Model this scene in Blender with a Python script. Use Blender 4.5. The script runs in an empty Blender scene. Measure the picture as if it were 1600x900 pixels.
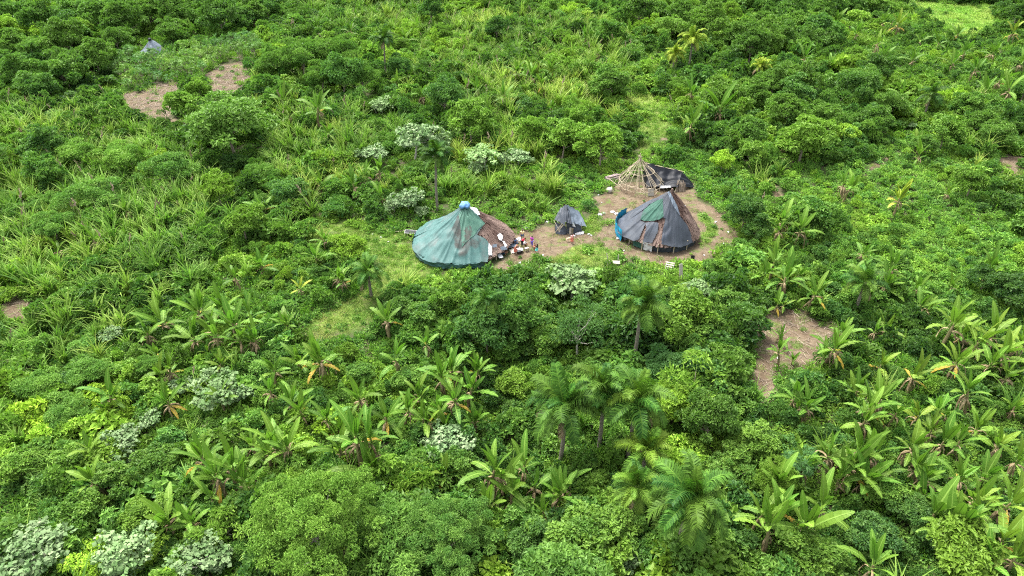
import bpy, math, random
import numpy as np
from mathutils import Vector, Matrix, Euler

# ------------------------------------------------------------------ camera, sky, sun, exposure
S = bpy.context.scene
C = S.collection
FPX, PITCH, CAMH = 1081.0, math.radians(35.0), 46.0          # focal length in photo pixels (1600 wide)
cd = bpy.data.cameras.new('camera'); cam = bpy.data.objects.new('camera', cd); C.objects.link(cam)
cd.sensor_width = 36.0; cd.lens = 36.0 * FPX / 1600.0; cd.clip_start = 1.0; cd.clip_end = 9000.0
cam.location = (0, 0, CAMH); cam.rotation_euler = (math.pi / 2 - PITCH, 0, 0); S.camera = cam

SUN_EL, SUN_AZ = math.radians(62), math.radians(-35)         # azimuth from +Y (away from camera) towards +X
w = bpy.data.worlds.new('World'); S.world = w; w.use_nodes = True
nt = w.node_tree; nt.nodes.clear()
sky = nt.nodes.new('ShaderNodeTexSky'); sky.sky_type = 'NISHITA'; sky.sun_disc = False
sky.sun_elevation = SUN_EL; sky.sun_rotation = SUN_AZ
sky.air_density = 1.0; sky.dust_density = 6.0; sky.ozone_density = 1.0
hs = nt.nodes.new('ShaderNodeHueSaturation'); hs.inputs['Saturation'].default_value = 0.3
bg = nt.nodes.new('ShaderNodeBackground'); bg.inputs['Strength'].default_value = 0.15
wo = nt.nodes.new('ShaderNodeOutputWorld')
nt.links.new(sky.outputs[0], hs.inputs['Color']); nt.links.new(hs.outputs[0], bg.inputs[0]); nt.links.new(bg.outputs[0], wo.inputs[0])
sd = bpy.data.lights.new('sun', 'SUN'); sd.energy = 1.5; sd.angle = math.radians(20); sd.color = (1.0, 0.97, 0.9)
sun = bpy.data.objects.new('sun', sd); C.objects.link(sun)
sdir = Vector((math.sin(SUN_AZ) * math.cos(SUN_EL), math.cos(SUN_AZ) * math.cos(SUN_EL), math.sin(SUN_EL)))
sun.rotation_euler = sdir.to_track_quat('Z', 'Y').to_euler()
S.view_settings.view_transform = 'Standard'; S.view_settings.look = 'None'
S.view_settings.exposure = 2.08; S.view_settings.gamma = 1.0; S.view_settings.use_curve_mapping = False
S.render.engine = 'CYCLES'
cy = S.cycles
cy.max_bounces = 5; cy.diffuse_bounces = 3; cy.glossy_bounces = 1; cy.transmission_bounces = 3; cy.transparent_max_bounces = 4
cy.use_denoising = False; cy.filter_width = 1.15; cy.caustics_reflective = False; cy.caustics_refractive = False

rng = np.random.default_rng(11); random.seed(11)
U = rng.uniform

# ------------------------------------------------------------------ geometry helpers
RT = np.array([1.0, 0, 0]); FW = np.array([0, math.cos(PITCH), -math.sin(PITCH)]); UPV = np.array([0, math.sin(PITCH), math.cos(PITCH)])

def _h(ix, iy):
    n = (ix * 374761393 + iy * 668265263) & 0xffffffff
    n = ((n ^ (n >> 13)) * 1274126177) & 0xffffffff
    return ((n ^ (n >> 16)) & 0xffff) / 65535.0

def vnoise(x, y):
    x = np.asarray(x, float); y = np.asarray(y, float)
    ix = np.floor(x).astype(np.int64); iy = np.floor(y).astype(np.int64)
    fx = x - ix; fy = y - iy; fx = fx * fx * (3 - 2 * fx); fy = fy * fy * (3 - 2 * fy)
    a = _h(ix, iy); b = _h(ix + 1, iy); c = _h(ix, iy + 1); d = _h(ix + 1, iy + 1)
    return (a * (1 - fx) + b * fx) * (1 - fy) + (c * (1 - fx) + d * fx) * fy

def fbm(x, y, o=3):
    s = 0; a = 0.5; t = 0
    for k in range(o):
        s = s + a * vnoise(np.asarray(x) * 2 ** k + 17.3 * k, np.asarray(y) * 2 ** k - 9.1 * k); t += a; a *= 0.5
    return s / t

def gz(x, y):
    """height of the ground"""
    x = np.asarray(x, float); y = np.asarray(y, float)
    n = (fbm(x / 26.0, y / 26.0, 2) - 0.5) * 2.6
    d1 = np.hypot((x - 9) / 32.0, (y - 84) / 22.0)
    return n * np.clip(d1 - 0.75, 0, 1)

def P(px, py, z=0.0, follow=True):
    """photo pixel -> world point z metres above the ground"""
    d = RT * ((px - 800) / FPX) + UPV * ((450 - py) / FPX) + FW
    g = 0.0
    for _ in range(4):
        s = (z + g - CAMH) / d[2]
        p = np.array([0, 0, CAMH]) + d * s
        if follow: g = float(gz(p[0], p[1]))
    return p

def proj(x, y, z):
    x = np.asarray(x, float); y = np.asarray(y, float); z = np.asarray(z, float) - CAMH
    dep = y * FW[1] + z * FW[2]; dep = np.where(dep < 1, 1, dep)
    return 800 + FPX * x / dep, 450 - FPX * (y * UPV[1] + z * UPV[2]) / dep, dep

def inpoly(px, py, poly):
    px = np.asarray(px, float); py = np.asarray(py, float)
    r = np.zeros(px.shape, bool); n = len(poly)
    for i in range(n):
        x0, y0 = poly[i]; x1, y1 = poly[(i + 1) % n]
        if y0 == y1: continue
        c = ((y0 > py) != (y1 > py)) & (px < (x1 - x0) * (py - y0) / (y1 - y0) + x0)
        r ^= c
    return r

def nrm(a):
    return a / np.maximum(np.linalg.norm(a, axis=-1, keepdims=True), 1e-9)

class MB:
    """collects vertices, triangles and quads with a colour attribute, and builds ONE mesh"""
    def __init__(s): s.v = []; s.t = []; s.q = []; s.c = []; s.n = 0; s.mt = []; s.mq = []
    def add(s, V, T=None, Q=None, col=(0.5, 0, 0), mat=0):
        V = np.asarray(V, float).reshape(-1, 3); k = len(V)
        c = np.asarray(col, float)
        if c.ndim == 1: c = np.tile(c, (k, 1))
        s.v.append(V); s.c.append(c)
        if T is not None and len(T): s.t.append(np.asarray(T, int).reshape(-1, 3) + s.n); s.mt.append(np.full(len(s.t[-1]), mat))
        if Q is not None and len(Q): s.q.append(np.asarray(Q, int).reshape(-1, 4) + s.n); s.mq.append(np.full(len(s.q[-1]), mat))
        s.n += k
    def mesh(s, name, mats, smooth=False):
        V = np.concatenate(s.v); col = np.concatenate(s.c)
        T = np.concatenate(s.t) if s.t else np.zeros((0, 3), int); Q = np.concatenate(s.q) if s.q else np.zeros((0, 4), int)
        me = bpy.data.meshes.new(name)
        me.vertices.add(len(V)); me.vertices.foreach_set('co', V.astype(np.float32).ravel())
        li = np.concatenate([T.ravel(), Q.ravel()]).astype(np.int32); np_ = len(T) + len(Q)
        me.loops.add(len(li)); me.loops.foreach_set('vertex_index', li)
        me.polygons.add(np_)
        st = np.concatenate([np.arange(len(T)) * 3, len(T) * 3 + np.arange(len(Q)) * 4]).astype(np.int32)
        me.polygons.foreach_set('loop_start', st)
        mi = np.concatenate(([*s.mt] or [np.zeros(0)]) + ([*s.mq] or [np.zeros(0)])).astype(np.int32)
        for m in (mats if isinstance(mats, (list, tuple)) else [mats]): me.materials.append(m)
        me.polygons.foreach_set('material_index', mi)
        me.polygons.foreach_set('use_smooth', np.full(np_, smooth))
        a = me.attributes.new('Col', 'FLOAT_VECTOR', 'POINT'); a.data.foreach_set('vector', col.astype(np.float32).ravel())
        me.update(calc_edges=True)
        return me

def tube(mb, pts, radii, n=6, col=(0.5, 0, 0), mat=0, cap=True):
    pts = np.asarray(pts, float); k = len(pts)
    d = np.gradient(pts, axis=0); d = nrm(d)
    ref = np.array([0, 0, 1.0]) if abs(d[0][2]) < 0.9 else np.array([1.0, 0, 0])
    s = nrm(np.cross(d, ref)); u = np.cross(s, d)
    a = np.arange(n) / n * 2 * math.pi
    V = pts[:, None] + (s[:, None] * np.cos(a)[None, :, None] + u[:, None] * np.sin(a)[None, :, None]) * np.asarray(radii, float)[:, None, None]
    i, j = np.meshgrid(np.arange(k - 1), np.arange(n), indexing='ij'); j2 = (j + 1) % n
    Q = np.stack([i * n + j, i * n + j2, (i + 1) * n + j2, (i + 1) * n + j], -1).reshape(-1, 4)
    T = []
    V = V.reshape(-1, 3)
    if cap:
        V = np.concatenate([V, pts[:1], pts[-1:]])
        for q in range(n):
            T.append([k * n, (q + 1) % n, q]); T.append([k * n + 1, (k - 1) * n + q, (k - 1) * n + (q + 1) % n])
    mb.add(V, T, Q, col, mat)

def box(mb, c, sz, rot=None, col=(0.5, 0, 0), mat=0):
    x, y, z = np.array(sz) / 2
    V = np.array([[-x, -y, -z], [x, -y, -z], [x, y, -z], [-x, y, -z], [-x, -y, z], [x, -y, z], [x, y, z], [-x, y, z]])
    if rot is not None: V = V @ np.array(Euler(rot).to_matrix()).T
    mb.add(V + np.array(c), None, [[0, 3, 2, 1], [4, 5, 6, 7], [0, 1, 5, 4], [1, 2, 6, 5], [2, 3, 7, 6], [3, 0, 4, 7]], col, mat)

def obj(name, me, parent=None, loc=None, rot=None, scale=None):
    o = bpy.data.objects.new(name, me); C.objects.link(o)
    if parent is not None: o.parent = parent
    if loc is not None: o.location = loc
    if rot is not None: o.rotation_euler = rot
    if scale is not None: o.scale = scale if hasattr(scale, '__len__') else (scale,) * 3
    return o

THINGS = []
def tag(o, label, cat, group=None, px=None):
    if label: o['label'] = label
    o['category'] = cat
    if group: o['group'] = group
    THINGS.append((o, cat, px))
    return o

# ------------------------------------------------------------------ materials
def mat_new(name):
    m = bpy.data.materials.new(name); m.use_nodes = True; m.node_tree.nodes.clear()
    return m, m.node_tree.nodes, m.node_tree.links

def N(nodes, t, **kw):
    n = nodes.new(t)
    for k, v in kw.items():
        if k in n.inputs: n.inputs[k].default_value = v
        else: setattr(n, k, v)
    return n

def mixc(nodes, links, f, a, b, mode='MIX'):
    n = nodes.new('ShaderNodeMix'); n.data_type = 'RGBA'; n.blend_type = mode; n.clamp_factor = True
    for s, v in ((n.inputs[0], f), (n.inputs[6], a), (n.inputs[7], b)):
        if hasattr(v, 'is_linked') or hasattr(v, 'links'): links.new(v, s)
        elif isinstance(v, (int, float)): s.default_value = v
        else: s.default_value = (*v, 1.0)
    return n.outputs[2]

def leafmat(name, cA, cB, cY=(0.25, 0.36, 0.02), cTip=None, rough=0.5, transl=0.3, spec=0.35, under=None):
    """foliage: cA..cB by leaf, towards cY by the plant's own yellowness (tint.y), brightness of the plant tint.x"""
    m, n, l = mat_new(name)
    at = N(n, 'ShaderNodeAttribute', attribute_name='Col'); sp = n.new('ShaderNodeSeparateXYZ'); l.new(at.outputs['Vector'], sp.inputs[0])
    ti = N(n, 'ShaderNodeAttribute', attribute_name='tint', attribute_type='INSTANCER'); tp = n.new('ShaderNodeSeparateXYZ'); l.new(ti.outputs['Vector'], tp.inputs[0])
    c = mixc(n, l, sp.outputs[0], cA, cB)
    c = mixc(n, l, tp.outputs[1], c, cY)
    if cTip is not None: c = mixc(n, l, sp.outputs[1], c, cTip)
    vm = N(n, 'ShaderNodeVectorMath', operation='SCALE'); l.new(c, vm.inputs[0]); l.new(tp.outputs[0], vm.inputs['Scale'])
    col = vm.outputs[0]
    if under is not None:
        g = n.new('ShaderNodeNewGeometry'); col2 = mixc(n, l, g.outputs['Backfacing'], col, under); 
    else: col2 = col
    pb = N(n, 'ShaderNodeBsdfPrincipled'); pb.inputs['Roughness'].default_value = rough; pb.inputs['Specular IOR Level'].default_value = spec
    l.new(col2, pb.inputs['Base Color'])
    tr = n.new('ShaderNodeBsdfTranslucent'); tc = mixc(n, l, 0.5, col, (0.13, 0.34, 0.015)); l.new(tc, tr.inputs[0])
    mx = n.new('ShaderNodeMixShader'); mx.inputs[0].default_value = transl
    l.new(pb.outputs[0], mx.inputs[1]); l.new(tr.outputs[0], mx.inputs[2])
    o = n.new('ShaderNodeOutputMaterial'); l.new(mx.outputs[0], o.inputs[0])
    return m

def plain(name, cA, cB=None, scale=3.0, rough=0.8, spec=0.2, bump=0.0, bscale=None, stretch=None, cC=None, useCol=False, metal=0.0, stain=None):
    """matte surface whose colour wanders between cA and cB (and blotches of cC)"""
    m, n, l = mat_new(name)
    tc = n.new('ShaderNodeTexCoord'); mp = n.new('ShaderNodeMapping'); l.new(tc.outputs['Object'], mp.inputs[0])
    if stretch: mp.inputs['Scale'].default_value = stretch
    nz = N(n, 'ShaderNodeTexNoise', Scale=scale, Detail=5.0, Roughness=0.6); l.new(mp.outputs[0], nz.inputs['Vector'])
    rp = N(n, 'ShaderNodeMapRange'); rp.inputs[1].default_value = 0.3; rp.inputs[2].default_value = 0.7; l.new(nz.outputs[0], rp.inputs[0])
    c = mixc(n, l, rp.outputs[0], cA, cB or cA)
    if useCol:
        at = N(n, 'ShaderNodeAttribute', attribute_name='Col'); sp = n.new('ShaderNodeSeparateXYZ'); l.new(at.outputs['Vector'], sp.inputs[0])
        c = mixc(n, l, sp.outputs[0], cA, cB or cA)
    if cC is not None:
        n2 = N(n, 'ShaderNodeTexNoise', Scale=scale * 0.31, Detail=4.0, Roughness=0.65); l.new(mp.outputs[0], n2.inputs['Vector'])
        r2 = N(n, 'ShaderNodeMapRange'); r2.inputs[1].default_value = 0.5; r2.inputs[2].default_value = 0.68; l.new(n2.outputs[0], r2.inputs[0])
        c = mixc(n, l, r2.outputs[0], c, cC)
    if stain is not None:
        at = N(n, 'ShaderNodeAttribute', attribute_name='Col'); sp = n.new('ShaderNodeSeparateXYZ'); l.new(at.outputs['Vector'], sp.inputs[0])
        n4 = N(n, 'ShaderNodeTexNoise', Scale=1.6, Detail=6.0, Roughness=0.7); l.new(mp.outputs[0], n4.inputs['Vector'])
        m4 = N(n, 'ShaderNodeMath', operation='MULTIPLY'); l.new(sp.outputs[0], m4.inputs[0]); l.new(n4.outputs[0], m4.inputs[1])
        r4 = N(n, 'ShaderNodeMapRange'); r4.inputs[1].default_value = 0.1; r4.inputs[2].default_value = 0.6; l.new(m4.outputs[0], r4.inputs[0]); c = mixc(n, l, r4.outputs[0], c, stain)
    pb = N(n, 'ShaderNodeBsdfPrincipled', Roughness=rough, Metallic=metal); pb.inputs['Specular IOR Level'].default_value = spec
    l.new(c, pb.inputs['Base Color'])
    if bump:
        n3 = N(n, 'ShaderNodeTexNoise', Scale=bscale or scale * 4, Detail=4.0); l.new(mp.outputs[0], n3.inputs['Vector'])
        b = N(n, 'ShaderNodeBump', Strength=bump, Distance=0.05); l.new(n3.outputs[0], b.inputs['Height']); l.new(b.outputs[0], pb.inputs['Normal'])
    o = n.new('ShaderNodeOutputMaterial'); l.new(pb.outputs[0], o.inputs[0])
    return m

M = {}
M['broad'] = leafmat('broad_leaf', (0.04, 0.112, 0.02), (0.152, 0.27, 0.044), spec=0.15)
M['dark'] = leafmat('dark_leaf', (0.034, 0.098, 0.023), (0.122, 0.235, 0.048), spec=0.15)
M['feather'] = leafmat('feathery_leaf', (0.055, 0.14, 0.028), (0.158, 0.275, 0.054), spec=0.12)
M['silver'] = leafmat('silver_leaf', (0.092, 0.165, 0.064), (0.235, 0.3, 0.165), cY=(0.12, 0.22, 0.04), transl=0.12, spec=0.06)
M['blue'] = leafmat('blue_green_leaf', (0.042, 0.125, 0.034), (0.11, 0.225, 0.068), cY=(0.22, 0.32, 0.05), spec=0.12)
M['banana'] = leafmat('banana_leaf', (0.029, 0.105, 0.014), (0.088, 0.2, 0.024), cY=(0.29, 0.29, 0.03), cTip=(0.2, 0.33, 0.06), rough=0.5, transl=0.3, spec=0.12)
M['bananayellow'] = leafmat('yellowed_banana_leaf', (0.24, 0.19, 0.04), (0.42, 0.27, 0.025), cTip=(0.3, 0.24, 0.08), spec=0.05)
M['palm'] = leafmat('palm_leaf', (0.016, 0.072, 0.012), (0.068, 0.175, 0.023), cY=(0.3, 0.34, 0.02), cTip=(0.15, 0.25, 0.04), rough=0.55, spec=0.12, transl=0.22)
M['cane'] = leafmat('cane_blade', (0.045, 0.15, 0.018), (0.17, 0.31, 0.05), cY=(0.3, 0.32, 0.05), cTip=(0.3, 0.34, 0.09), transl=0.3, spec=0.1)
M['plume'] = plain('plume', (0.27, 0.2, 0.14), (0.38, 0.31, 0.22), 3)
M['grass'] = leafmat('grass_blade', (0.06, 0.17, 0.018), (0.14, 0.27, 0.03), cY=(0.26, 0.26, 0.07), transl=0.3, spec=0.1)
M['bark'] = plain('bark', (0.16, 0.12, 0.09), (0.3, 0.26, 0.21), 4, bump=0.4, stretch=(1, 1, 0.25))
M['palebark'] = plain('pale_bark', (0.3, 0.27, 0.23), (0.48, 0.45, 0.4), 4, bump=0.3, stretch=(1, 1, 2.5))
M['stem'] = plain('banana_stem', (0.16, 0.17, 0.06), (0.2, 0.13, 0.08), 3, stretch=(2, 2, 0.3), bump=0.3)
M['dead'] = plain('dead_leaf', (0.11, 0.078, 0.038), (0.28, 0.22, 0.125), 5, useCol=True)
M['stick'] = plain('dry_branch', (0.15, 0.115, 0.085), (0.34, 0.28, 0.22), 3, useCol=True)
M['pole'] = plain('peeled_pole', (0.3, 0.25, 0.17), (0.44, 0.38, 0.28), 3, bump=0.1)
M['thatch'] = plain('thatch_strip', (0.05, 0.028, 0.022), (0.19, 0.135, 0.112), 3, useCol=True, rough=0.9)
M['teal'] = plain('teal_tarpaulin', (0.026, 0.078, 0.072), (0.055, 0.12, 0.113), 1.1, rough=0.6, spec=0.25, bump=0.12, bscale=2.5, cC=(0.075, 0.105, 0.1), stain=(0.036, 0.036, 0.032))
M['green'] = plain('green_tarpaulin', (0.03, 0.088, 0.064), (0.056, 0.125, 0.092), 1.6, rough=0.6, spec=0.25, bump=0.12, bscale=3, stain=(0.05, 0.045, 0.04))
M['grey'] = plain('grey_tarpaulin', (0.024, 0.029, 0.038), (0.043, 0.052, 0.066), 0.9, rough=0.55, spec=0.25, bump=0.12, bscale=2.5, cC=(0.04, 0.05, 0.07))
M['black'] = plain('black_plastic', (0.004, 0.005, 0.007), (0.012, 0.014, 0.019), 1.2, rough=0.5, spec=0.12, bump=0.12, bscale=2)
M['mesh'] = plain('shade_net', (0.018, 0.06, 0.042), (0.034, 0.092, 0.068), 2.5, rough=0.7, bump=0.2, bscale=6, cC=(0.03, 0.055, 0.05))
M['white'] = plain('white_plastic', (0.4, 0.4, 0.4), (0.5, 0.5, 0.5), 3, rough=0.5, bump=0.1)
M['blue'] if False else None
M['sky'] = plain('sky_blue_tarpaulin', (0.003, 0.17, 0.3), (0.006, 0.22, 0.36), 1.5, rough=0.45, spec=0.4, bump=0.3)
M['bluecloth'] = plain('pale_blue_cloth', (0.07, 0.18, 0.34), (0.13, 0.25, 0.42), 2, rough=0.6, bump=0.4)
M['bluegrey'] = plain('blue_grey_sheet', (0.07, 0.09, 0.115), (0.11, 0.135, 0.165), 2, rough=0.6, bump=0.3)
M['board'] = plain('bleached_board', (0.29, 0.26, 0.22), (0.4, 0.37, 0.32), 4, stretch=(4, 1, 4), bump=0.2)
M['straw'] = plain('straw_wall', (0.13, 0.1, 0.065), (0.23, 0.19, 0.13), 5, stretch=(5, 5, 0.6), bump=0.5)
M['log'] = plain('weathered_log', (0.2, 0.15, 0.14), (0.36, 0.29, 0.28), 4, bump=0.3)
M['metal'] = plain('white_frame', (0.35, 0.35, 0.34), (0.45, 0.45, 0.45), 4, rough=0.5)
M['panel'] = plain('dark_panel', (0.012, 0.014, 0.02), (0.025, 0.025, 0.03), 4, rough=0.7)
M['darkobj'] = plain('black_enamel', (0.02, 0.018, 0.018), (0.05, 0.04, 0.04), 4)
M['skin'] = plain('skin', (0.2, 0.095, 0.058), (0.25, 0.125, 0.075), 6)
M['hair'] = plain('black_hair', (0.008, 0.007, 0.006), (0.02, 0.016, 0.013), 10, rough=0.4)
M['fur'] = plain('tan_fur', (0.5, 0.37, 0.24), (0.62, 0.5, 0.36), 8)
def cloth(nm, c): M[nm] = plain(nm + '_cloth', c, tuple(min(1, x * 1.25) for x in c), 8, rough=0.85)
for nm, c in (('yellow', (0.66, 0.5, 0.25)), ('red', (0.6, 0.02, 0.06)), ('navy', (0.03, 0.06, 0.12)), ('purple', (0.33, 0.05, 0.3)), ('violet', (0.13, 0.08, 0.4)), ('blackcloth', (0.02, 0.02, 0.025)),
              ('turquoise', (0.12, 0.5, 0.48)), ('brickred', (0.42, 0.12, 0.09)), ('pinkish', (0.7, 0.35, 0.35)), ('whitecloth', (0.5, 0.5, 0.5)), ('paleblue', (0.4, 0.55, 0.65))): cloth(nm, c)

# ------------------------------------------------------------------ places in the photograph (pixel outlines turned into ground areas)
DIRT = [
    [(760, 416), (785, 396), (798, 362), (818, 353), (845, 356), (862, 350), (872, 362), (905, 366), (938, 366), (962, 352), (945, 338), (928, 322), (926, 306), (955, 290), (985, 284), (1030, 292), (1070, 286), (1094, 290), (1090, 298), (1076, 306), (1092, 318), (1130, 330),
     (1148, 352), (1150, 376), (1128, 394), (1098, 408), (1060, 414), (1012, 416), (985, 408), (962, 396), (930, 382), (900, 384), (870, 396), (848, 408), (812, 420), (785, 424)],
    [(1165, 505), (1205, 478), (1252, 484), (1300, 500), (1320, 515), (1300, 538), (1270, 552), (1250, 590), (1215, 580), (1206, 610), (1196, 640), (1182, 640), (1186, 590), (1150, 585), (1176, 560)],
    [(0, 478), (30, 470), (62, 472), (48, 490), (20, 500), (0, 502)],
    [(1556, 244), (1600, 238), (1600, 285), (1566, 276)],
    [(180, 152), (232, 136), (292, 122), (296, 136), (272, 156), (268, 190), (238, 188), (205, 172)],
    [(328, 112), (366, 100), (374, 88), (388, 92), (388, 146), (322, 152)],
    [(1200, 300), (1212, 280), (1216, 250), (1222, 262), (1216, 300), (1206, 330)],
    [(1272, 320), (1284, 322), (1278, 348), (1270, 346)],
    [(262, 78), (282, 82), (276, 90), (258, 88)],
    [(1030, 214), (1048, 212), (1044, 224), (1032, 226)],
    [(1352, 258), (1398, 246), (1400, 252), (1356, 266)],
]
DIRTHOLE = [[(905, 346), (925, 340), (942, 350), (944, 368), (922, 370)], [(1080, 332), (1112, 336), (1122, 352), (1116, 378), (1100, 392), (1094, 370), (1098, 350)]]
GRASSY = [
    [(480, 346), (560, 344), (640, 354), (660, 402), (700, 418), (650, 430), (615, 440), (600, 468), (562, 515), (492, 522), (468, 492), (520, 474), (575, 440), (585, 410), (560, 372), (486, 366)],
    [(985, 138), (1030, 140), (1050, 200), (1010, 235), (985, 215), (995, 170)],
    [(1430, 0), (1560, 0), (1566, 30), (1530, 52), (1470, 46), (1440, 20)],
    [(860, 355), (945, 336), (950, 376), (905, 386), (850, 392)], [(1080, 326), (1125, 340), (1118, 384), (1090, 395)],
    [(880, 385), (960, 385), (975, 412), (900, 420), (850, 412)],
]
CANE = [
    [(0, 165), (120, 170), (200, 190), (290, 205), (330, 240), (330, 300), (400, 330), (410, 400), (330, 440), (240, 450), (230, 500), (180, 560), (110, 570), (60, 590), (0, 600)],
    [(690, 25), (820, 15), (975, 40), (985, 130), (975, 200), (920, 175), (830, 160), (780, 180), (740, 170), (690, 120)],
    [(480, 0), (700, 0), (690, 60), (620, 40), (560, 35), (480, 55)],
    [(415, 165), (500, 175), (610, 160), (640, 190), (620, 240), (545, 260), (530, 330), (440, 345), (400, 300), (400, 230)],
    [(690, 215), (760, 205), (900, 240), (905, 300), (850, 330), (790, 320), (720, 310), (690, 290)],
    [(0, 690), (70, 690), (85, 790), (60, 830), (0, 830)],
]
BANANA = [
    [(340, 385), (430, 370), (560, 375), (545, 440), (480, 480), (340, 460)],
    [(200, 455), (410, 440), (425, 545), (300, 560), (200, 545)],
    [(400, 545), (700, 525), (800, 570), (790, 650), (620, 730), (400, 720)],
    [(735, 690), (920, 690), (910, 830), (740, 800)],
    [(1150, 640), (1600, 600), (1600, 900), (1150, 900)],
    [(1170, 380), (1290, 370), (1290, 470), (1180, 480)],
    [(1290, 480), (1600, 460), (1600, 640), (1290, 640)],
    [(1280, 30), (1420, 10), (1600, 60), (1600, 175), (1420, 140), (1290, 80)],
    [(1010, 60), (1060, 100), (1010, 130)], 
]
DENSE = [
    [(0, 0), (440, 0), (420, 40), (330, 62), (230, 60), (200, 75), (170, 100), (150, 150), (60, 165), (0, 160)],
    [(1000, 0), (1400, 0), (1300, 60), (1420, 120), (1400, 200), (1340, 250), (1200, 240), (1120, 300), (1080, 220), (1060, 130), (1000, 60)],
    [(640, 445), (850, 430), (1090, 430), (1180, 470), (1170, 620), (1100, 640), (930, 560), (800, 560), (700, 520), (640, 480)],
    [(640, 740), (900, 800), (1180, 760), (1180, 900), (640, 900)], [(820, 165), (975, 180), (985, 250), (900, 245), (800, 240)],
]
LOW = [
    [(1290, 350), (1600, 330), (1600, 470), (1480, 490), (1380, 440), (1290, 450)], [(1220, 250), (1440, 255), (1560, 300), (1560, 340), (1300, 345), (1230, 330)],
    [(560, 420), (760, 415), (740, 450), (640, 460), (590, 440)], [(860, 235), (985, 230), (960, 270), (930, 300), (920, 340), (890, 330), (870, 290)],
    [(1070, 235), (1180, 250), (1170, 330), (1100, 310), (1085, 280), (1060, 260)], [(780, 560), (920, 560), (920, 600), (790, 620)],
    [(1010, 140), (1060, 150), (1060, 235), (1000, 235)], [(1360, 210), (1440, 190), (1500, 240), (1380, 255)],
]
CASSAVA = [(165, 85), (215, 78), (240, 88), (275, 84), (330, 62), (405, 62), (402, 100), (380, 92), (335, 106), (296, 122), (215, 140), (172, 128)]
HUTBOX = [[(640, 345), (690, 320), (728, 312), (790, 335), (865, 340), (870, 318), (890, 312), (915, 340), (930, 335), (935, 285), (955, 262), (990, 245), (1010, 250), (1085, 268), (1095, 300), (1148, 350), (1150, 385), (1090, 408), (1060, 412), (1040, 428), (940, 412), (900, 385), (850, 405), (790, 412), (700, 412), (650, 398)],
          [(940, 380), (985, 392), (1000, 410), (1075, 405), (1080, 440), (1036, 440), (1020, 418), (975, 420), (935, 418)], [(640, 400), (790, 405), (790, 422), (650, 420)], [(215, 60), (245, 58), (285, 82), (280, 92), (215, 90)], [(475, 485), (530, 475), (575, 450), (598, 445), (600, 468), (565, 512), (495, 520)], [(500, 350), (640, 356), (650, 402), (610, 425), (588, 405), (570, 368), (500, 362)]]

def anyin(px, py, polys):
    r = np.zeros(np.shape(px), bool)
    for p in polys: r |= inpoly(px, py, p)
    return r

# ------------------------------------------------------------------ ground
xs = np.concatenate([[-5000, -2000, -900, -450, -260], np.arange(-180, 180.1, 0.75), [260, 450, 900, 2000, 5000]])
ys = np.concatenate([[-4000, -1500, -500, -150, -40, 0], np.arange(14, 232, 0.75), [240, 255, 280, 340, 480, 900, 2200, 6000]])
X, Y = np.meshgrid(xs, ys); Z = gz(X, Y)
gpx, gpy, _ = proj(X, Y, Z)
jx = gpx + (fbm(X / 2.6, Y / 2.6, 4) - 0.5) * 52; jy = gpy + (fbm(X / 2.6 + 40, Y / 2.6, 4) - 0.5) * 26
dm = (anyin(jx, jy, DIRT) & ~anyin(jx, jy, DIRTHOLE)).astype(float)
gm = anyin(jx, jy, GRASSY).astype(float)
def blur(a):
    for _ in range(1):
        b = a.copy(); b[1:-1, 1:-1] = (a[1:-1, 1:-1] * 2 + a[:-2, 1:-1] + a[2:, 1:-1] + a[1:-1, :-2] + a[1:-1, 2:]) / 6; a = b
    return a
dmb = blur(dm); gmb = blur(gm)
Z = Z - dmb * 0.03
ny, nx = X.shape
i, j = np.meshgrid(np.arange(ny - 1), np.arange(nx - 1), indexing='ij')
Q = np.stack([i * nx + j, i * nx + j + 1, (i + 1) * nx + j + 1, (i + 1) * nx + j], -1).reshape(-1, 4)
mb = MB(); mb.add(np.stack([X, Y, Z], -1).reshape(-1, 3), None, Q, np.stack([dmb, gmb, 0 * gmb], -1).reshape(-1, 3))
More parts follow.
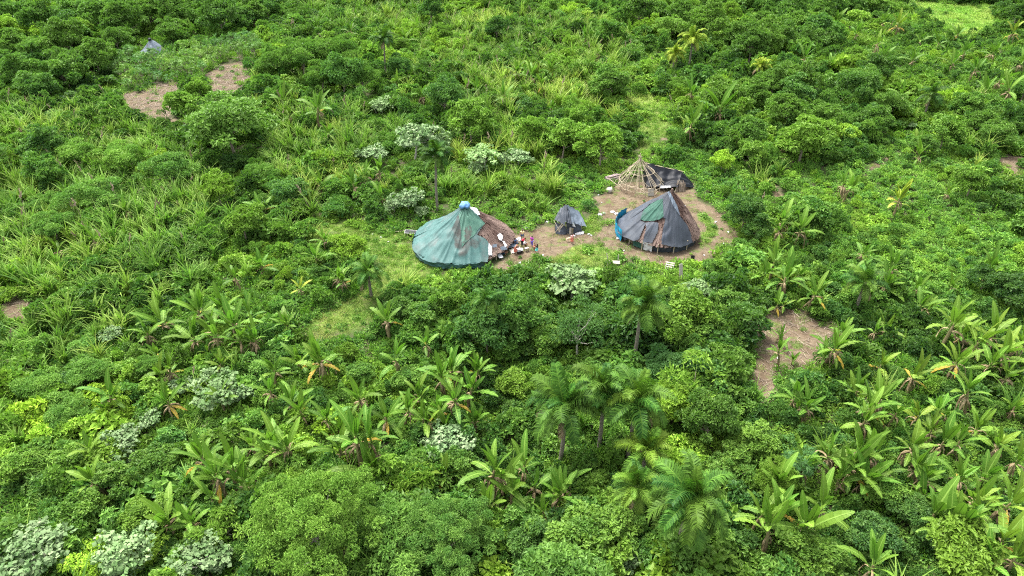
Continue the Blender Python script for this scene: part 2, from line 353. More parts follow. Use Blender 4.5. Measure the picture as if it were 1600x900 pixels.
def groundmat():
    m, n, l = mat_new('forest_floor')
    at = N(n, 'ShaderNodeAttribute', attribute_name='Col'); sp = n.new('ShaderNodeSeparateXYZ'); l.new(at.outputs['Vector'], sp.inputs[0])
    tc = n.new('ShaderNodeTexCoord')
    def nz(s, d=5.0, r=0.6):
        q = N(n, 'ShaderNodeTexNoise', Scale=s, Detail=d, Roughness=r); l.new(tc.outputs['Object'], q.inputs['Vector']); return q.outputs[0]
    def rng_(v, a, b):
        q = N(n, 'ShaderNodeMapRange'); q.inputs[1].default_value = a; q.inputs[2].default_value = b; l.new(v, q.inputs[0]); return q.outputs[0]
    floor = mixc(n, l, rng_(nz(0.9), 0.35, 0.65), (0.03, 0.046, 0.014), (0.066, 0.06, 0.034))
    gr = mixc(n, l, rng_(nz(0.8), 0.35, 0.65), (0.055, 0.115, 0.016), (0.12, 0.16, 0.035))
    gr = mixc(n, l, rng_(nz(2.6), 0.5, 0.72), gr, (0.13, 0.1, 0.058))
    d = mixc(n, l, rng_(nz(0.55), 0.35, 0.65), (0.074, 0.052, 0.033), (0.125, 0.097, 0.065))
    d = mixc(n, l, rng_(nz(2.3), 0.5, 0.7), d, (0.055, 0.04, 0.025))
    d = mixc(n, l, rng_(nz(6.0), 0.58, 0.7), d, (0.175, 0.142, 0.1))
    d = mixc(n, l, rng_(nz(0.7, 6.0, 0.7), 0.53, 0.64), d, (0.07, 0.095, 0.026))
    a = N(n, 'ShaderNodeMath', operation='ADD'); l.new(sp.outputs[0], a.inputs[0])
    b = N(n, 'ShaderNodeMath', operation='MULTIPLY_ADD'); l.new(nz(1.4), b.inputs[0]); b.inputs[1].default_value = 0.9; b.inputs[2].default_value = -0.45; l.new(b.outputs[0], a.inputs[1])
    c = mixc(n, l, sp.outputs[1], floor, gr)
    c = mixc(n, l, rng_(a.outputs[0], 0.4, 0.6), c, d)
    pb = N(n, 'ShaderNodeBsdfPrincipled', Roughness=0.95); pb.inputs['Specular IOR Level'].default_value = 0.1; l.new(c, pb.inputs['Base Color'])
    bp = N(n, 'ShaderNodeBump', Strength=0.5, Distance=0.12); l.new(nz(3.0), bp.inputs['Height']); l.new(bp.outputs[0], pb.inputs['Normal'])
    o = n.new('ShaderNodeOutputMaterial'); l.new(pb.outputs[0], o.inputs[0]); return m
g = obj('ground', mb.mesh('ground', groundmat(), True)); g['kind'] = 'structure'

# ------------------------------------------------------------------ foliage meshes
def leaf_quads(mb, pos, ax, nr, L, W, tone, fold=0.25, droop=0.15, mat=0):
    """N folded leaves, two triangles each"""
    ax = nrm(ax); nr = nrm(nr - ax * np.sum(nr * ax, -1, keepdims=True)); s = np.cross(ax, nr)
    L = np.broadcast_to(L, len(pos))[:, None]; W = np.broadcast_to(W, len(pos))[:, None]
    mid = pos + ax * L * 0.45
    V = np.stack([pos, mid + s * W * 0.5 + nr * W * fold, pos + ax * L - nr * L * droop, mid - s * W * 0.5 + nr * W * fold], 1)
    k = np.arange(len(pos))[:, None] * 4
    T = np.concatenate([k + np.array([0, 1, 2]), k + np.array([0, 2, 3])])
    c = np.zeros((len(pos), 4, 3)); c[:, :, 0] = np.broadcast_to(tone, len(pos))[:, None]
    mb.add(V.reshape(-1, 3), T, None, c.reshape(-1, 3), mat)

def leaf_lobed(mb, pos, ax, nr, L, tone, lobes=7, deep=0.5, mat=0):
    ax = nrm(ax); nr = nrm(nr - ax * np.sum(nr * ax, -1, keepdims=True)); s = np.cross(ax, nr)
    k = 2 * lobes; a = np.linspace(-math.pi * 0.92, math.pi * 0.92, k); r = np.where(np.arange(k) % 2 == 1, 1.0, deep) * (0.75 + 0.25 * np.cos(a))
    L = np.broadcast_to(L, len(pos))
    V = np.zeros((len(pos), k + 1, 3)); V[:, 0] = pos
    V[:, 1:] = pos[:, None] + (ax[:, None] * np.cos(a)[None, :, None] + s[:, None] * np.sin(a)[None, :, None]) * (r[None, :] * L[:, None] * 0.5)[:, :, None] - nr[:, None] * (L[:, None] * 0.06 * r[None, :] ** 2)[:, :, None]
    b = np.arange(len(pos))[:, None, None] * (k + 1); q = np.arange(k - 1)
    T = (b + np.stack([0 * q, q + 1, q + 2], -1)[None]).reshape(-1, 3)
    c = np.zeros((len(pos), k + 1, 3)); c[:, :, 0] = np.broadcast_to(tone, len(pos))[:, None]
    mb.add(V.reshape(-1, 3), T, None, c.reshape(-1, 3), mat)

def sphere_dirs(n, zmin=-1.0):
    z = U(zmin, 1, n); a = U(0, 2 * math.pi, n); r = np.sqrt(1 - z * z)
    return np.stack([r * np.cos(a), r * np.sin(a), z], -1)

def clump_centres(n, rx, rz, zc, zmin=-0.35, inner=0.25):
    d = sphere_dirs(n * 3, zmin)
    keep = [0]                                            # spread them out
    for k in range(1, len(d)):
        if len(keep) >= n: break
        if np.min(np.linalg.norm(d[keep] - d[k], axis=1)) > 1.5 / math.sqrt(n): keep.append(k)
    d = d[keep]; f = U(0.5, 1.08, len(d)) * (0.68 + 0.62 * vnoise(d[:, 0] * 1.7 + U(0, 99), d[:, 1] * 1.7 + d[:, 2]))
    m = U(0, 1, len(d)) < inner; f = np.where(m, f * 0.6, f)
    return d * f[:, None] * np.array([rx, rx, rz]) + np.array([0, 0, zc]), d

def crown(rx, rz, zc, ncl, per, L, W, mat, cr=0.34, shape='quad', zmin=-0.35, flat=0.65, spray=0.0, lobes=7, deep=0.5):
    """leaf clumps over an ellipsoid: many leaf-sized faces with gaps between the clumps"""
    mb = MB(); cc, dd = clump_centres(ncl, rx, rz, zc, zmin)
    for c, d in zip(cc, dd):
        r = rx * cr * U(0.55, 1.35); k = max(4, int(per * U(0.75, 1.2) * (r / (rx * cr)) ** 1.6))
        u = nrm(sphere_dirs(k, -0.6) + d * 0.45 + np.array([0, 0, 0.3]))
        rad = U(0.35, 1.08, k) ** 0.45
        pos = c + u * r * np.array([1, 1, flat]) * rad[:, None] * (0.75 + 0.5 * vnoise(u[:, 0] * 2.3 + c[0] * 3, u[:, 1] * 2.3 + c[1] * 3))[:, None]
        if spray: pos = pos + (np.round(pos / spray) * spray - pos) * 0.45          # gather leaves in tiers
        tang = np.cross(u, rng.normal(size=(k, 3))); ax = nrm(u * 0.8 + nrm(tang) * 0.7 + np.array([0, 0, -0.3]))
        nr = nrm(np.array([0, 0, 0.55]) + u * 0.8 + rng.normal(size=(k, 3)) * 0.42)
        tone = np.clip(0.12 + U(-0.2, 0.45) + U(-.2, 0.65, k) * U(.2, 1, k), 0, 1)
        l = L * U(0.6, 1.4, k)
        if shape == 'quad': leaf_quads(mb, pos, ax, nr, l, l * W / L, tone)
        else: leaf_lobed(mb, pos, ax, nr, l, tone, lobes, deep)
    return mb.mesh('crown', M[mat]), cc

def trunk(cc, zc, rbase, mat='bark', lean=0.3, nl=14, fork=0.5):
    mb = MB(); top = np.array([U(-lean, lean), U(-lean, lean), zc * 0.95]); fz = zc * fork
    pts = [np.array([0, 0, -0.4]), np.array([0, 0, 0.05]), top * fork * np.array([0.6, 0.6, 1]), top]
    tube(mb, pts, [rbase * 1.5, rbase * 1.1, rbase * 0.75, rbase * 0.3], 7, (U(0.3, 0.7), 0, 0))
    for k in rng.permutation(len(cc))[:nl]:
        a = pts[2] + (top - pts[2]) * U(0, 0.8); b = cc[k]; m = (a + b) / 2 + np.array([0, 0, -0.12 * np.linalg.norm(b - a)])
        tube(mb, [a, m, b], [rbase * 0.42, rbase * 0.28, rbase * 0.1], 5, (0.5, 0, 0), cap=False)
    return mb.mesh('trunk', M[mat])

# each kind: list of (trunk mesh, crown mesh, nominal crown width, nominal crown-centre height)
KIND = {}
def kind(name, nvar, rx, rz, zc, ncl, per, L, W, mat, tr=0.12, bark='bark', **kw):
    KIND[name] = []
    for _ in range(nvar):
        me, cc = crown(rx * U(0.92, 1.08), rz * U(0.9, 1.12), zc, ncl, per, L, W, mat, **kw)
        KIND[name].append((trunk(cc, zc, tr, bark), me, 2.25 * rx, zc))
kind('broadleaf_tree', 5, 2.6, 2.0, 3.0, 34, 150, 0.36, 0.2, 'broad', cr=0.29)
kind('dark_tree', 5, 2.6, 2.2, 3.3, 36, 165, 0.33, 0.18, 'dark', cr=0.29)
kind('feathery_tree', 4, 2.5, 1.5, 2.9, 36, 270, 0.28, 0.085, 'feather', flat=0.42, spray=0.3, cr=0.29)
kind('wide_feathery_tree', 2, 5.2, 3.6, 5.2, 170, 330, 0.25, 0.085, 'feather', tr=0.22, cr=0.135, flat=0.45, spray=0.3, bark='palebark')
kind('silver_tree', 5, 2.4, 1.15, 2.3, 40, 26, 0.42, 0.4, 'silver', shape='lobed', bark='palebark', zmin=-0.05, deep=0.7, lobes=5, cr=0.24)
kind('round_tree', 2, 2.4, 2.1, 2.6, 40, 150, 0.34, 0.2, 'blue', cr=0.27)
kind('bare_limbed_tree', 1, 2.6, 2.2, 3.8, 34, 70, 0.28, 0.09, 'blue', bark='palebark', cr=0.24)
kind('star_leaf_tree', 1, 1.7, 0.9, 3.0, 14, 12, 0.9, 1.0, 'blue', shape='lobed', bark='palebark', lobes=9, deep=0.28)
kind('shrub', 8, 1.0, 0.9, 0.75, 13, 70, 0.24, 0.14, 'broad', tr=0.05, cr=0.36, zmin=-0.25)
kind('fine_shrub', 5, 1.0, 0.8, 0.7, 13, 110, 0.21, 0.07, 'feather', tr=0.05, cr=0.36, zmin=-0.25)
kind('dark_shrub', 6, 1.0, 0.95, 0.8, 13, 70, 0.25, 0.14, 'dark', tr=0.05, cr=0.36, zmin=-0.25)
kind('soft_shrub', 4, 1.0, 0.85, 0.75, 12, 26, 0.36, 0.3, 'broad', tr=0.05, cr=0.38, zmin=-0.25)
kind('cassava_plant', 3, 0.8, 0.4, 0.95, 10, 9, 0.4, 0.3, 'blue', shape='lobed', tr=0.03, lobes=7, deep=0.3, zmin=0.0)

# cane grass clumps, herbs, grass tufts
def blades(mb, n, r0, L, W, lean, curve, z0=(0, 0), seg=4, mat=0, tip=0.0):
    for _ in range(n):
        a = U(0, 2 * math.pi); o = np.array([math.cos(a), math.sin(a), 0]); rr = r0 * math.sqrt(U(0, 1)); b = U(0, 2 * math.pi)
        p = np.array([rr * math.cos(b), rr * math.sin(b), U(*z0)]); e = math.pi / 2 - abs(U(*lean)); l = L * U(0.65, 1.2); ww = W * U(0.7, 1.2)
        s = np.array([-math.sin(a), math.cos(a), 0]); cv = curve * U(0.5, 1.3); V = []; tone = U(0, 1); c = []
        for k in range(seg + 1):
            t = k / seg; wd = ww * (0.5 + 0.5 * math.sin(math.pi * min(1, t * 1.4 + 0.15))) * (1 - t ** 3) + 0.004
            V += [p - s * wd / 2, p + s * wd / 2]; c += [[tone, tip * t ** 2 * U(0.3, 1), 0]] * 2
            p = p + (o * math.cos(e) + np.array([0, 0, 1]) * math.sin(e)) * l / seg; e -= cv / seg
        Q = [[2 * k, 2 * k + 1, 2 * k + 3, 2 * k + 2] for k in range(seg)]
        mb.add(V, None, Q, np.array(c), mat)
def plume(mb, h, lean):
    a = U(0, 6.28); top = np.array([math.cos(a) * lean, math.sin(a) * lean, h]); b = np.array([0, 0, 1.2])
    tube(mb, [b, (b + top) / 2, top], [0.02, 0.015, 0.01], 4, (0.5, 0.3, 0), 1, cap=False)
    d = nrm(top - b); n_ = 26; t = U(0, 1, n_); pos = top - d * 0.1 + d * t[:, None] * 0.95
    ax = nrm(d[None] * 1.0 + rng.normal(size=(n_, 3)) * 0.35); leaf_quads(mb, pos, ax, rng.normal(size=(n_, 3)), 0.36, 0.15 * (1.1 - t), U(0, 1, n_), mat=1)
def cane(n, L, pl):
    mb = MB(); 
    for _ in range(3):
        m2 = MB(); blades(m2, n // 5, 0.12, L, 0.2, (0.02, 0.5), 1.0, (0.1, 0.8), 5, 0, 0.35); ox, oy = U(-.45, .45, 2); ax_, ay_ = U(-.25, .25, 2)
        for v_ in m2.v: v_[:, 0] += ox + ax_ * v_[:, 2]; v_[:, 1] += oy + ay_ * v_[:, 2]
        for v_, q_, c_ in zip(m2.v, m2.q, m2.c): mb.add(v_, None, q_ - q_.min(), c_)
    for _ in range(pl): plume(mb, U(2.9, 3.6), 0.6)
    return mb.mesh('cane_clump', [M['cane'], M['plume']])
CANES = [cane(54, 2.7, 0), cane(48, 2.4, 0), cane(60, 3.0, 0), cane(50, 2.6, 1), cane(45, 2.2, 0)]
def herb(n, r, h, L, W, mat):
    mb = MB(); k = n; rr = r * np.sqrt(U(0, 1, k)); a = U(0, 6.28, k)
    pos = np.stack([rr * np.cos(a), rr * np.sin(a), h * U(0.1, 1, k) * (1 - 0.5 * (rr / r) ** 2)], -1)
    d = sphere_dirs(k, -0.15); leaf_quads(mb, pos, d, np.array([0, 0, 1.0]) + rng.normal(size=(k, 3)) * 0.4, L * U(0.6, 1.4, k), W * U(0.7, 1.3, k), U(0, 1, k))
    return mb.mesh('herb_patch', M[mat])
def tuft(n, r, L, mat='grass'):
    mb = MB(); blades(mb, n, r, L, 0.035, (0.1, 0.9), 0.9, (0, 0), 2, 0, 0.0); return mb.mesh('grass_tuft', M[mat])
HERBS = [herb(70, 0.7, 0.55, 0.3, 0.17, 'broad'), herb(60, 0.65, 0.5, 0.34, 0.22, 'broad'), herb(100, 0.7, 0.55, 0.28, 0.09, 'feather'), herb(55, 0.65, 0.6, 0.4, 0.24, 'dark'), herb(80, 0.65, 0.7, 0.42, 0.08, 'grass')]
TUFTS = [tuft(60, 0.55, 0.30), tuft(50, 0.5, 0.38), tuft(70, 0.6, 0.22)]

# banana leaves: five droops, each with ragged edges, one mesh per leaf
def banana_leaf(L, Wd, e0, e1, ragged, mat='banana', ns=11):
    mb = MB(); p = np.zeros(3); e = e0; pts = [p.copy()]; es = [e]
    n_ = ns + 3
    for k in range(n_):
        st = L * 1.18 / n_; p = p + np.array([math.cos(e), 0, math.sin(e)]) * st; e += (e1 - e0) / n_ * (0.5 + k / n_); pts.append(p.copy()); es.append(e)
    pts = np.array(pts); es = np.array(es)
    tube(mb, pts[:4], [0.05, 0.045, 0.04, 0.035], 5, (0.9, 0.8, 0), cap=False)
    tn = U(0.2, 0.8)
    rib = []
    for k in range(3, len(pts)):
        wr = 0.03 * (1 - (k - 3) / (len(pts) - 3)) + 0.006; up = np.array([-math.sin(es[k]), 0, math.cos(es[k])])
        rib += [pts[k] + np.array([0, -wr, 0]) + up * 0.012, pts[k] + np.array([0, wr, 0]) + up * 0.012]
    m = len(rib) // 2; mb.add(rib, None, [[2 * k, 2 * k + 1, 2 * k + 3, 2 * k + 2] for k in range(m - 1)], (0.9, 0.9, 0))
    for sd_ in (-1, 1):
        off = 0
        for k in range(3, len(pts) - 1):
            t0 = (k - 3) / (len(pts) - 4); t1 = (k - 2) / (len(pts) - 4)
            f = lambda t: Wd * 0.5 * (math.sin(math.pi * min(1, max(0, 0.06 + 0.94 * t)) ** 0.72) ** 0.6 if t < 1 else 0.05) + 0.01
            up = np.array([-math.sin(es[k]), 0, math.cos(es[k])]); tear = ragged * U(0.2, 1) if U(0, 1) < 0.35 else 0
            dz = 0.34 - ragged * (0.15 + 0.6 * U(0, 1)); fw = (pts[k + 1] - pts[k])
            a = pts[k] + np.array([0, sd_ * f(t0), 0]) + up * f(t0) * dz + fw * 0.35
            b = pts[k + 1] + np.array([0, sd_ * f(t1), 0]) + up * f(t1) * dz + fw * (0.35 - 0.45 * tear)
            c = np.array([[tn + U(-0.08, 0.08), 0.06, 0]] * 2 + [[tn + U(-0.1, 0.1), 0.0, 0]] * 2)
            mb.add([pts[k], pts[k + 1], b, a], None, [[0, 1, 2, 3] if sd_ < 0 else [3, 2, 1, 0]], np.clip(c, 0, 1))
    return mb.mesh('banana_leaf', M[mat])
R_ = math.radians
BLEAF = [[banana_leaf(2.2, 0.40, R_(86), R_(66), 0.1), banana_leaf(2.4, 0.42, R_(78), R_(48), 0.2), banana_leaf(2.3, 0.44, R_(74), R_(56), 0.35)],
         [banana_leaf(2.5, 0.46, R_(68), R_(22), 0.3), banana_leaf(2.4, 0.44, R_(62), R_(5), 0.7), banana_leaf(2.4, 0.48, R_(66), R_(35), 0.5)],
         [banana_leaf(2.5, 0.48, R_(52), R_(-18), 0.6), banana_leaf(2.4, 0.46, R_(46), R_(-30), 0.9), banana_leaf(2.2, 0.46, R_(55), R_(5), 0.8)],
         [banana_leaf(2.3, 0.46, R_(28), R_(-60), 0.9), banana_leaf(2.1, 0.42, R_(15), R_(-70), 1.1), banana_leaf(2.2, 0.44, R_(35), R_(-35), 1.0)]]
BYEL = [banana_leaf(1.9, 0.32, R_(5), R_(-70), 1.0, 'bananayellow'), banana_leaf(1.8, 0.3, R_(20), R_(-50), 1.1, 'bananayellow')]
def dead_leaf(L, e0):
    mb = MB(); p = np.zeros(3); V = []; k_ = 6; e = e0; c = []
    for k in range(k_ + 1):
        wd = 0.075 * math.sin(math.pi * min(1, k / k_ + 0.12)) + 0.015; V += [p + [U(-.04, .04), -wd, U(-.03, .03)], p + [0.05, 0, 0.05], p + [U(-.04, .04), wd, U(-.03, .03)]]
        c += [[U(0, 1), 0, 0]] * 3; p = p + np.array([math.cos(e), U(-.04, .04), math.sin(e)]) * L / k_; e = max(-1.5, e - 0.5)
    Q = []
    for k in range(k_): Q += [[3 * k, 3 * k + 1, 3 * k + 4, 3 * k + 3], [3 * k + 1, 3 * k + 2, 3 * k + 5, 3 * k + 4]]
    mb.add(V, None, Q, np.array(c)); return mb.mesh('dead_leaf', M['dead'])
DEAD = [dead_leaf(1.7, R_(-15)), dead_leaf(1.4, R_(10)), dead_leaf(1.9, R_(-35)), dead_leaf(1.6, R_(25))]
def bstem(h, lean):
    mb = MB(); tube(mb, [[0, 0, -0.3], [0.02, 0, 0.3], [lean * 0.4, 0, h * 0.6], [lean, 0, h + 0.1]], [0.2, 0.17, 0.13, 0.07], 8); return mb.mesh('stem', M['stem'])
BSTEM = [(bstem(1.5, 0.1), 1.5, 0.1), (bstem(2.1, 0.25), 2.1, 0.25), (bstem(2.6, 0.45), 2.6, 0.45)]

def part(name, me, parent, loc, rot, sc, tint=None):
    o = obj(name, me, parent, loc, rot, sc)
    if tint is not None: o['tint'] = tint
    return o

PLANTS = []
def banana(x, y, s=1.0, bright=1.0, yel=0.05, dead=None, nleaf=None, yl=None, label=None):
    t = obj('banana_plant', None, None, (x, y, float(gz(x, y))), (U(-.06, .06), U(-.06, .06), U(0, 6.28)), s)
    st, h, ln = BSTEM[int(U(0, 3))]
    part('stem', st, t, (0, 0, 0), None, None)
    s0 = s; s = s * U(.86, 1.06); t.scale = (s, s, s * U(.9, 1.1)); n_ = (nleaf + 2) if nleaf else int(U(6, 12)); a0 = U(0, 6.28)
    for k in range(n_):
        lv = min(3, int(4 * (k / n_) ** 1.35)); me = BLEAF[lv][int(U(0, 3))]
        part('leaf', me, t, (ln, 0, h - 0.07 * k), (U(-.3, .3), U(-.2, .2), a0 + k * 2.4 + U(-.5, .5)), np.array([1, U(1.0, 1.4), 1]) * U(0.65, 1.12), (bright * U(0.68, 1.12), max(0.0, yel + U(-.05, .1)), 0.0))
    ny_ = int(U(0, 1) < .22) if yl is None else yl
    for k in range(ny_): part('yellow_leaf', BYEL[int(U(0, 2))], t, (ln, 0, h - 0.5), (U(-.2, .2), U(-.1, .2), U(0, 6.28)), U(0.7, 1.0), (1.0, 0.0, 0.0))
    for k in range(int(U(3, 13)) if dead is None else dead + 5): part('dead_leaf', DEAD[int(U(0, 4))], t, (ln * 0.8, 0, h - 0.35 - U(0, 0.4)), (U(-.5, .5), U(-.3, .3), U(0, 6.28)), U(0.6, 1.15))
    dsc = ('yellowing ' if yel > 0.3 else 'bright ' if bright > 1.15 else 'deep green ' if bright < 0.85 else 'leafy ')
    PLANTS.append((t, 'banana plant', ('big ' if s0 > 1.15 else 'small ' if s0 < 0.75 else '') + dsc + 'banana plant' + (' with orange-yellow leaf' if ny_ else ' with brown hanging leaves' if dead and dead > 5 else ''), label))
    return t

# palm fronds
def frond(L, e0, e1, ll, hang, nlf=36, tip=0.0, mat='palm'):
    mb = MB(); p = np.zeros(3); e = e0; pts = [p.copy()]; es = [e]; n_ = 12
    for k in range(n_): p = p + np.array([math.cos(e), 0, math.sin(e)]) * L / n_; e += (e1 - e0) / n_ * (0.35 + 1.3 * k / n_); pts.append(p.copy()); es.append(e)
    pts = np.array(pts); es = np.array(es); tube(mb, pts, np.linspace(0.05, 0.008, n_ + 1), 5, (0.9, 0.5, 0), cap=False)
    for sd_ in (-1, 1):
        for k in range(nlf):
            t = 0.14 + 0.86 * (k + U(0, 1)) / nlf; f = t * n_; i0 = min(n_ - 1, int(f)); q = pts[i0] + (pts[i0 + 1] - pts[i0]) * (f - i0); ee = es[i0]
            fw = np.array([math.cos(ee), 0, math.sin(ee)]); up = np.array([-math.sin(ee), 0, math.cos(ee)]); l = ll * (0.45 + 0.75 * math.sin(math.pi * min(1, t * 0.85 + 0.12))) * U(0.85, 1.1)
            d1 = nrm(fw * 0.55 + np.array([0, sd_, 0]) * 0.8 + up * U(-0.1, 0.5)); d2 = nrm(d1 + np.array([0, 0, -hang * U(0.6, 1.3)]))
            a = q + d1 * l * 0.5; b = a + d2 * l * 0.5; ww = fw * 0.042
            tone = U(0, 1)
            mb.add([q - ww, q + ww, a + ww * 1.1, a - ww * 1.1, b], [[3, 2, 4]], [[0, 1, 2, 3]], np.array([[tone, tip * x, 0] for x in (.3, .3, .6, .6, 1)]))
    return mb.mesh('frond', M[mat])
FROND = [frond(3.2, R_(84), R_(40), 0.7, 0.5, 46), frond(3.5, R_(66), R_(-35), 0.85, 0.9, 48), frond(3.6, R_(48), R_(-62), 0.95, 1.3, 50), frond(3.5, R_(24), R_(-78), 0.95, 1.5, 50), frond(3.3, R_(0), R_(-85), 0.9, 1.5, 46, tip=0.5)]
FDEAD = [frond(2.8, R_(-25), R_(-88), 0.6, 1.6, 30, mat='dead'), frond(3.0, R_(-5), R_(-85), 0.6, 1.6, 30, mat='dead')]
M['palmtrunk'] = plain('palm_trunk', (0.12, 0.1, 0.078), (0.22, 0.195, 0.155), 4, bump=0.3, stretch=(1, 1, 2.5))
def ptrunk(h, r):
    mb = MB(); z = np.linspace(-0.4, h, 14); tube(mb, np.stack([0.12 * np.sin(z * 0.5), 0.05 * z * 0, z], -1), np.linspace(r * 1.35, r, 14) * (1 + 0.05 * (np.arange(14) % 2)), 9, (0.5, 0, 0)); return mb.mesh('trunk', M['palmtrunk'])
PTR = {}
def palm(x, y, h, w=6.5, nf=17, bright=1.0, yel=0.0, name='palm_tree', desc='feathery palm', label=None, dead=1):
    t = obj(name, None, None, (x, y, float(gz(x, y))), (U(-.04, .04), U(-.04, .04), U(0, 6.28))); s = w / 6.5
    key = round(h); PTR.setdefault(key, ptrunk(key, 0.14)); part('trunk', PTR[key], t, (0, 0, 0), None, (1, 1, h / key))
    tx = 0.12 * math.sin(key * 0.5)
    nf = int(nf * 1.5)
    for k in range(nf):
        f = k / nf; lv = min(4, int(0.4 + f * 5)); part('frond', FROND[lv], t, (tx, 0, h - 0.05), (U(-.3, .3), U(-.2, .2), k * 2.4 + U(-.35, .35)), s * U(0.72, 1.12), (bright * U(0.7, 1.25), min(1, max(0, yel + U(-.08, .14))), 0.0))
    for k in range(dead): part('dead_frond', FDEAD[k % 2], t, (tx, 0, h - 0.25), (U(-.2, .2), U(-.1, .2), U(0, 6.28)), s * U(.75, 1.0))
    PLANTS.append((t, 'palm', desc, label)); return t

def tree(name, x, y, s, sz=None, bright=1.0, yel=0.05, label=None, desc=None, var=None):
    v = KIND[name]; tr, cr, w0, zc = v[int(U(0, len(v))) if var is None else var % len(v)]
    base = {'dark_shrub': 'shrub', 'fine_shrub': 'shrub', 'soft_shrub': 'shrub', 'dark_tree': 'broadleaf_tree', 'wide_feathery_tree': 'feathery_tree'}.get(name, name)
    t = obj(base, None, None, (x, y, float(gz(x, y)) - 0.05), (U(-.09, .09), U(-.09, .09), U(0, 6.28)), (s * U(.86, 1.12), s * U(.86, 1.12), sz or s))
    part('trunk', tr, t, (0, 0, 0), None, None); part('crown', cr, t, (0, 0, 0), None, None, (bright, max(0.0, yel), 0.0))
    cat = {'silver_tree': 'silver-leaved tree', 'shrub': 'shrub', 'cassava_plant': 'cassava plant'}.get(base, 'tree')
    PLANTS.append((t, cat, desc or cat, label)); return t

W0 = lambda name: KIND[name][0][2]
def hero(name, px, py, wpx, bright=1.0, yel=0.05, label=None, squash=1.0, var=None, desc=None):
    """a tree whose crown centre is seen at (px, py), wpx wide in the photograph"""
    v = KIND[name][0]; s = 1.0
    for _ in range(5):
        p = P(px, py, v[3] * s * squash); _, _, dep = proj(p[0], p[1], p[2]); s = wpx * float(dep) / FPX / v[2]
    t = tree(name, p[0], p[1], s, s * squash, bright, yel, label, desc, var); return (p[0], p[1], s * v[2] / 2)

# ------------------------------------------------------------------ huts
def surf_mesh(fn, u0, u1, nu, v0, v1, nv, mask, mats, stains=(), name='sheet'):
    """a sheet over fn(u, v), kept where mask(u, v, px, py) holds; stains: (outline, material slot)"""
    u = np.linspace(u0, u1, nu + 1); v = np.linspace(v0, v1, nv + 1); UU, VV = np.meshgrid(u, v, indexing='ij')
    V = fn(UU, VV); uc = (UU[:-1, :-1] + UU[1:, 1:]) / 2; vc = (VV[:-1, :-1] + VV[1:, 1:]) / 2; c = (V[:-1, :-1] + V[1:, 1:]) / 2
    px, py, _ = proj(c[..., 0], c[..., 1], c[..., 2]); keep = mask(uc, vc, px, py) if mask else np.ones(uc.shape, bool)
    if mask and mask.__name__ == 'inside':                    # one piece only, on the face seen from outside
        nn = np.cross(V[1:, 1:] - V[:-1, :-1], V[:-1, 1:] - V[1:, :-1]); nn = nn * np.sign(nn[..., 2:] + 1e-9); keep &= (nn * (np.array([0, 0, CAMH]) - c)).sum(-1) > 0
        lab = np.where(keep, np.arange(keep.size).reshape(keep.shape) + 1, 0)
        for _ in range(400):
            n2 = lab.copy(); n2[1:] = np.maximum(n2[1:], lab[:-1]); n2[:-1] = np.maximum(n2[:-1], lab[1:]); n2[:, 1:] = np.maximum(n2[:, 1:], lab[:, :-1]); n2[:, :-1] = np.maximum(n2[:, :-1], lab[:, 1:]); n2 *= keep
            if (n2 == lab).all(): break
            lab = n2
        if keep.any(): v_, k_ = np.unique(lab[lab > 0], return_counts=True); keep = lab == v_[np.argmax(k_)]
    i, j = np.nonzero(keep); st = nv + 1
    Q = np.stack([i * st + j, (i + 1) * st + j, (i + 1) * st + j + 1, i * st + j + 1], -1)
    used = np.unique(Q); re = np.full((nu + 1) * st, -1); re[used] = np.arange(len(used))
    mb = MB(); mb.add(V.reshape(-1, 3)[used], None, re[Q])
    if stains:
        px, py, _ = proj(V[..., 0], V[..., 1], V[..., 2]); px = px + (fbm(UU * 9, VV * 9) - .5) * 14; py = py + (fbm(UU * 9 + 7, VV * 9) - .5) * 14
        sm = anyin(px, py, stains).astype(float)
        for _ in range(3): sm = blur(sm)
        mb.c = [np.stack([sm.ravel()[used], 0 * used, 0 * used], -1)]
    else: mb.c = [np.zeros((len(used), 3))]
    return mb.mesh(name, mats, True)

